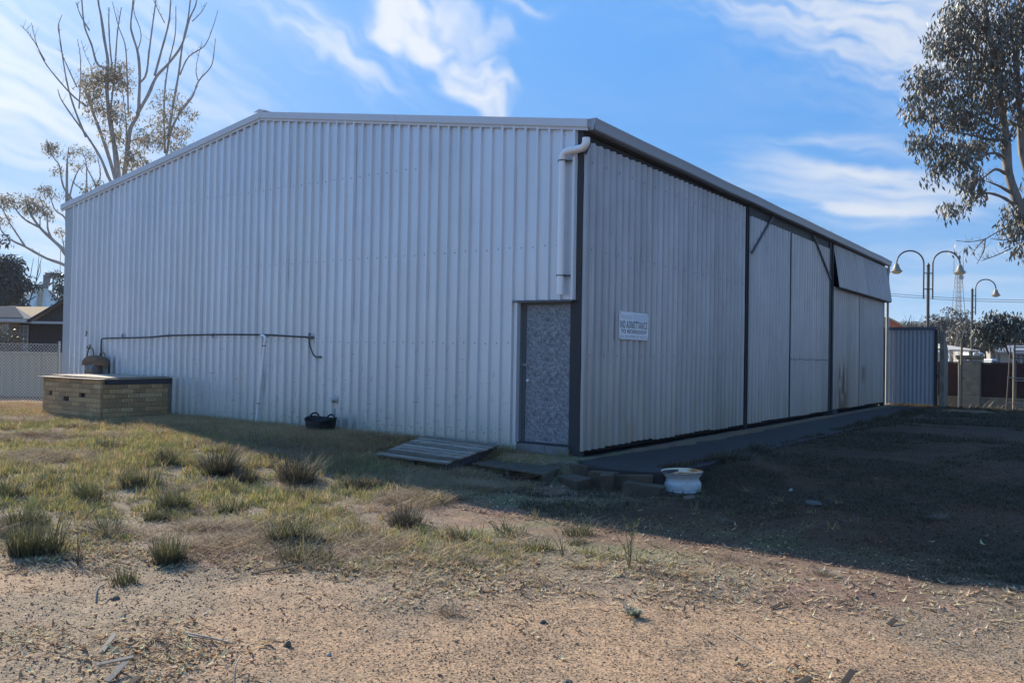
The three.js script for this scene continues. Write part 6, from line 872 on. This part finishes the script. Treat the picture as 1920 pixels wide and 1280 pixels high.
{ // overhead wires
  const mk = (y0, y1, label) => { const A = at(1500, y0 - 6, 75), B = at(2100, y1 + 8, 60), P = []; for (let i = 0; i <= 24; i++) { const p = A.clone().lerp(B, i / 24); p.y -= 0.5 * Math.sin(Math.PI * i / 24); P.push(p); } solo('overhead_wire', label, 'wire', tube(P, 0.02, 5), std({ color: [0.2, 0.2, 0.23], roughness: 0.6 })); };
  mk(537, 555, 'upper overhead wire crossing the sky behind the street lamps'); mk(541, 559, 'lower overhead wire crossing the sky behind the street lamps');
}
{ // buildings beyond the boundary wall
  const cream = std({ color: [0.62, 0.54, 0.42], roughness: 0.7 }), white = std({ color: [0.60, 0.61, 0.63], roughness: 0.6 }), greyB = std({ color: [0.25, 0.26, 0.28], roughness: 0.7 }), gl = std({ color: [0.08, 0.10, 0.13], roughness: 0.1 });
  { const D = 52, k = D / PH.f, c = frame('carport', 'open carport with cream roof behind the panel wall left of the pillar', 'carport', 1790, D), X = (p) => (p - 1790) * k, Y = (y) => (678 - y) * k + 1.32; mesh('roof', slab([V(X(1758), Y(632), -3), V(X(1760), Y(652), 1.2), V(X(1817), Y(652.5), 1.2), V(X(1800), Y(645), -3)], 0.08), cream, c); mesh('fascia', span(X(1760), X(1817), Y(654), Y(652.6), 1.21, 1.27), white, c); for (const p of [1788, 1804, 1817]) mesh('post', span(X(p) - 0.05, X(p) + 0.05, 0, Y(653), 0.9, 1.0), white, c); for (let i = 0; i < 4; i++) mesh('door_panel', span(X(1765 + i * 8.5), X(1773 + i * 8.5), 0, Y(656), -2.2, -2.15), white, c); mesh('back_wall', span(X(1760), X(1817), 0, Y(655), -3.0, -2.9), greyB, c); }
  { const D = 60, k = D / PH.f, c = frame('caravan', 'white parked trailer van beyond the wall right of the sandy pillar', 'vehicle', 1838, D), X = (p) => (p - 1838) * k, Y = (y) => (679 - y) * k + 1.32; mesh('body', span(X(1827), X(1847), 0.5, Y(657.5), -2, 0, 0.12), white, c); mesh('window', span(X(1830), X(1836), Y(667), Y(660), 0.0, 0.03), gl, c); mesh('window', span(X(1839), X(1844), Y(667), Y(660), 0.0, 0.03), gl, c); mesh('stripe', span(X(1827.5), X(1846.5), Y(671), Y(669.5), 0.0, 0.02), greyB, c); for (const p of [1831, 1843]) { const w = new THREE.CylinderGeometry(0.34, 0.34, 0.2, 18); w.rotateX(Math.PI / 2); w.translate(X(p), 0.34, -0.08); mesh('wheel', norm(w), M.rubber, c); } }
  { const D = 72, k = D / PH.f, c = frame('grey_building', 'long low grey building far behind the young gum tree', 'building', 1895, D), X = (p) => (p - 1895) * k, Y = (y) => (680 - y) * k + 1.32; mesh('wall', span(X(1858), X(1990), 0, Y(655), -6, 0), std({ color: [0.42, 0.40, 0.36], roughness: 0.9 }), c); mesh('roof', slab([V(X(1855), Y(656), 0.4), V(X(1995), Y(656), 0.4), V(X(1990), Y(642), -4), V(X(1865), Y(642), -4)], 0.08), greyB, c); mesh('fascia', span(X(1857), X(1993), Y(658), Y(656.2), 0.41, 0.46), white, c); for (const [a, b] of [[1862, 1867], [1872, 1876], [1908, 1913], [1918, 1926]]) { const w = new THREE.Group(); w.name = 'window'; c.add(w); mesh('pane', span(X(a), X(b), 1.2, 2.2, 0.01, 0.03), gl, w); mesh('frame', join([span(X(a) - 0.06, X(b) + 0.06, 2.2, 2.27, 0.01, 0.06), span(X(a) - 0.06, X(b) + 0.06, 1.12, 1.2, 0.01, 0.06)]), white, w); } }
  { const D = 64, k = D / PH.f, c = frame('white_ute', 'white utility vehicle parked under the young gum tree', 'vehicle', 1868, D), X = (p) => (p - 1868) * k, Y = (y) => (679.5 - y) * k + 1.32; mesh('body', join([span(X(1855), X(1882), 0.55, 1.05, -1.7, 0, 0.08), span(X(1862), X(1873), 1.0, 1.72, -1.6, -0.1, 0.12)]), white, c); mesh('window', span(X(1863.5), X(1871.5), 1.2, 1.6, -0.11, -0.08), gl, c); mesh('tray', span(X(1873.5), X(1883), 1.05, 1.3, -1.75, 0.02), greyB, c); for (const p of [1860, 1877]) { const w = new THREE.CylinderGeometry(0.36, 0.36, 0.22, 18); w.rotateX(Math.PI / 2); w.translate(X(p), 0.36, -0.06); mesh('wheel', norm(w), M.rubber, c); } }
  { const D = 66, k = D / PH.f, c = frame('orange_roof_building', 'building with orange panel gable and tan roof edge beyond the gate', 'building', 1680, D), X = (p) => (p - 1680) * k, Y = (y) => (676 - y) * k + 1.32; mesh('wall', span(X(1640), X(1702), 0, Y(611), -6, -0.1), cream, c); mesh('gable_panel', slab([V(X(1655), Y(612), 0), V(X(1702), Y(612), 0), V(X(1669), Y(595), 0), V(X(1655), Y(592), 0)], 0.1), std({ color: [0.62, 0.17, 0.085], roughness: 0.6 }), c); mesh('roof_edge', join([beam(V(X(1668), Y(594), 0.05), V(X(1706), Y(613), 0.05), 0.2, 0.14), span(X(1640), X(1668), Y(612), Y(591), -0.02, 0.06)]), std({ color: [0.55, 0.40, 0.24], roughness: 0.7 }), c); mesh('roof', slab([V(X(1667), Y(593.5), 0), V(X(1706), Y(612.5), 0), V(X(1706), Y(612.5), -6), V(X(1667), Y(593.5), -6)], 0.08), cream, c); }
}

renderer.render(scene, camera);
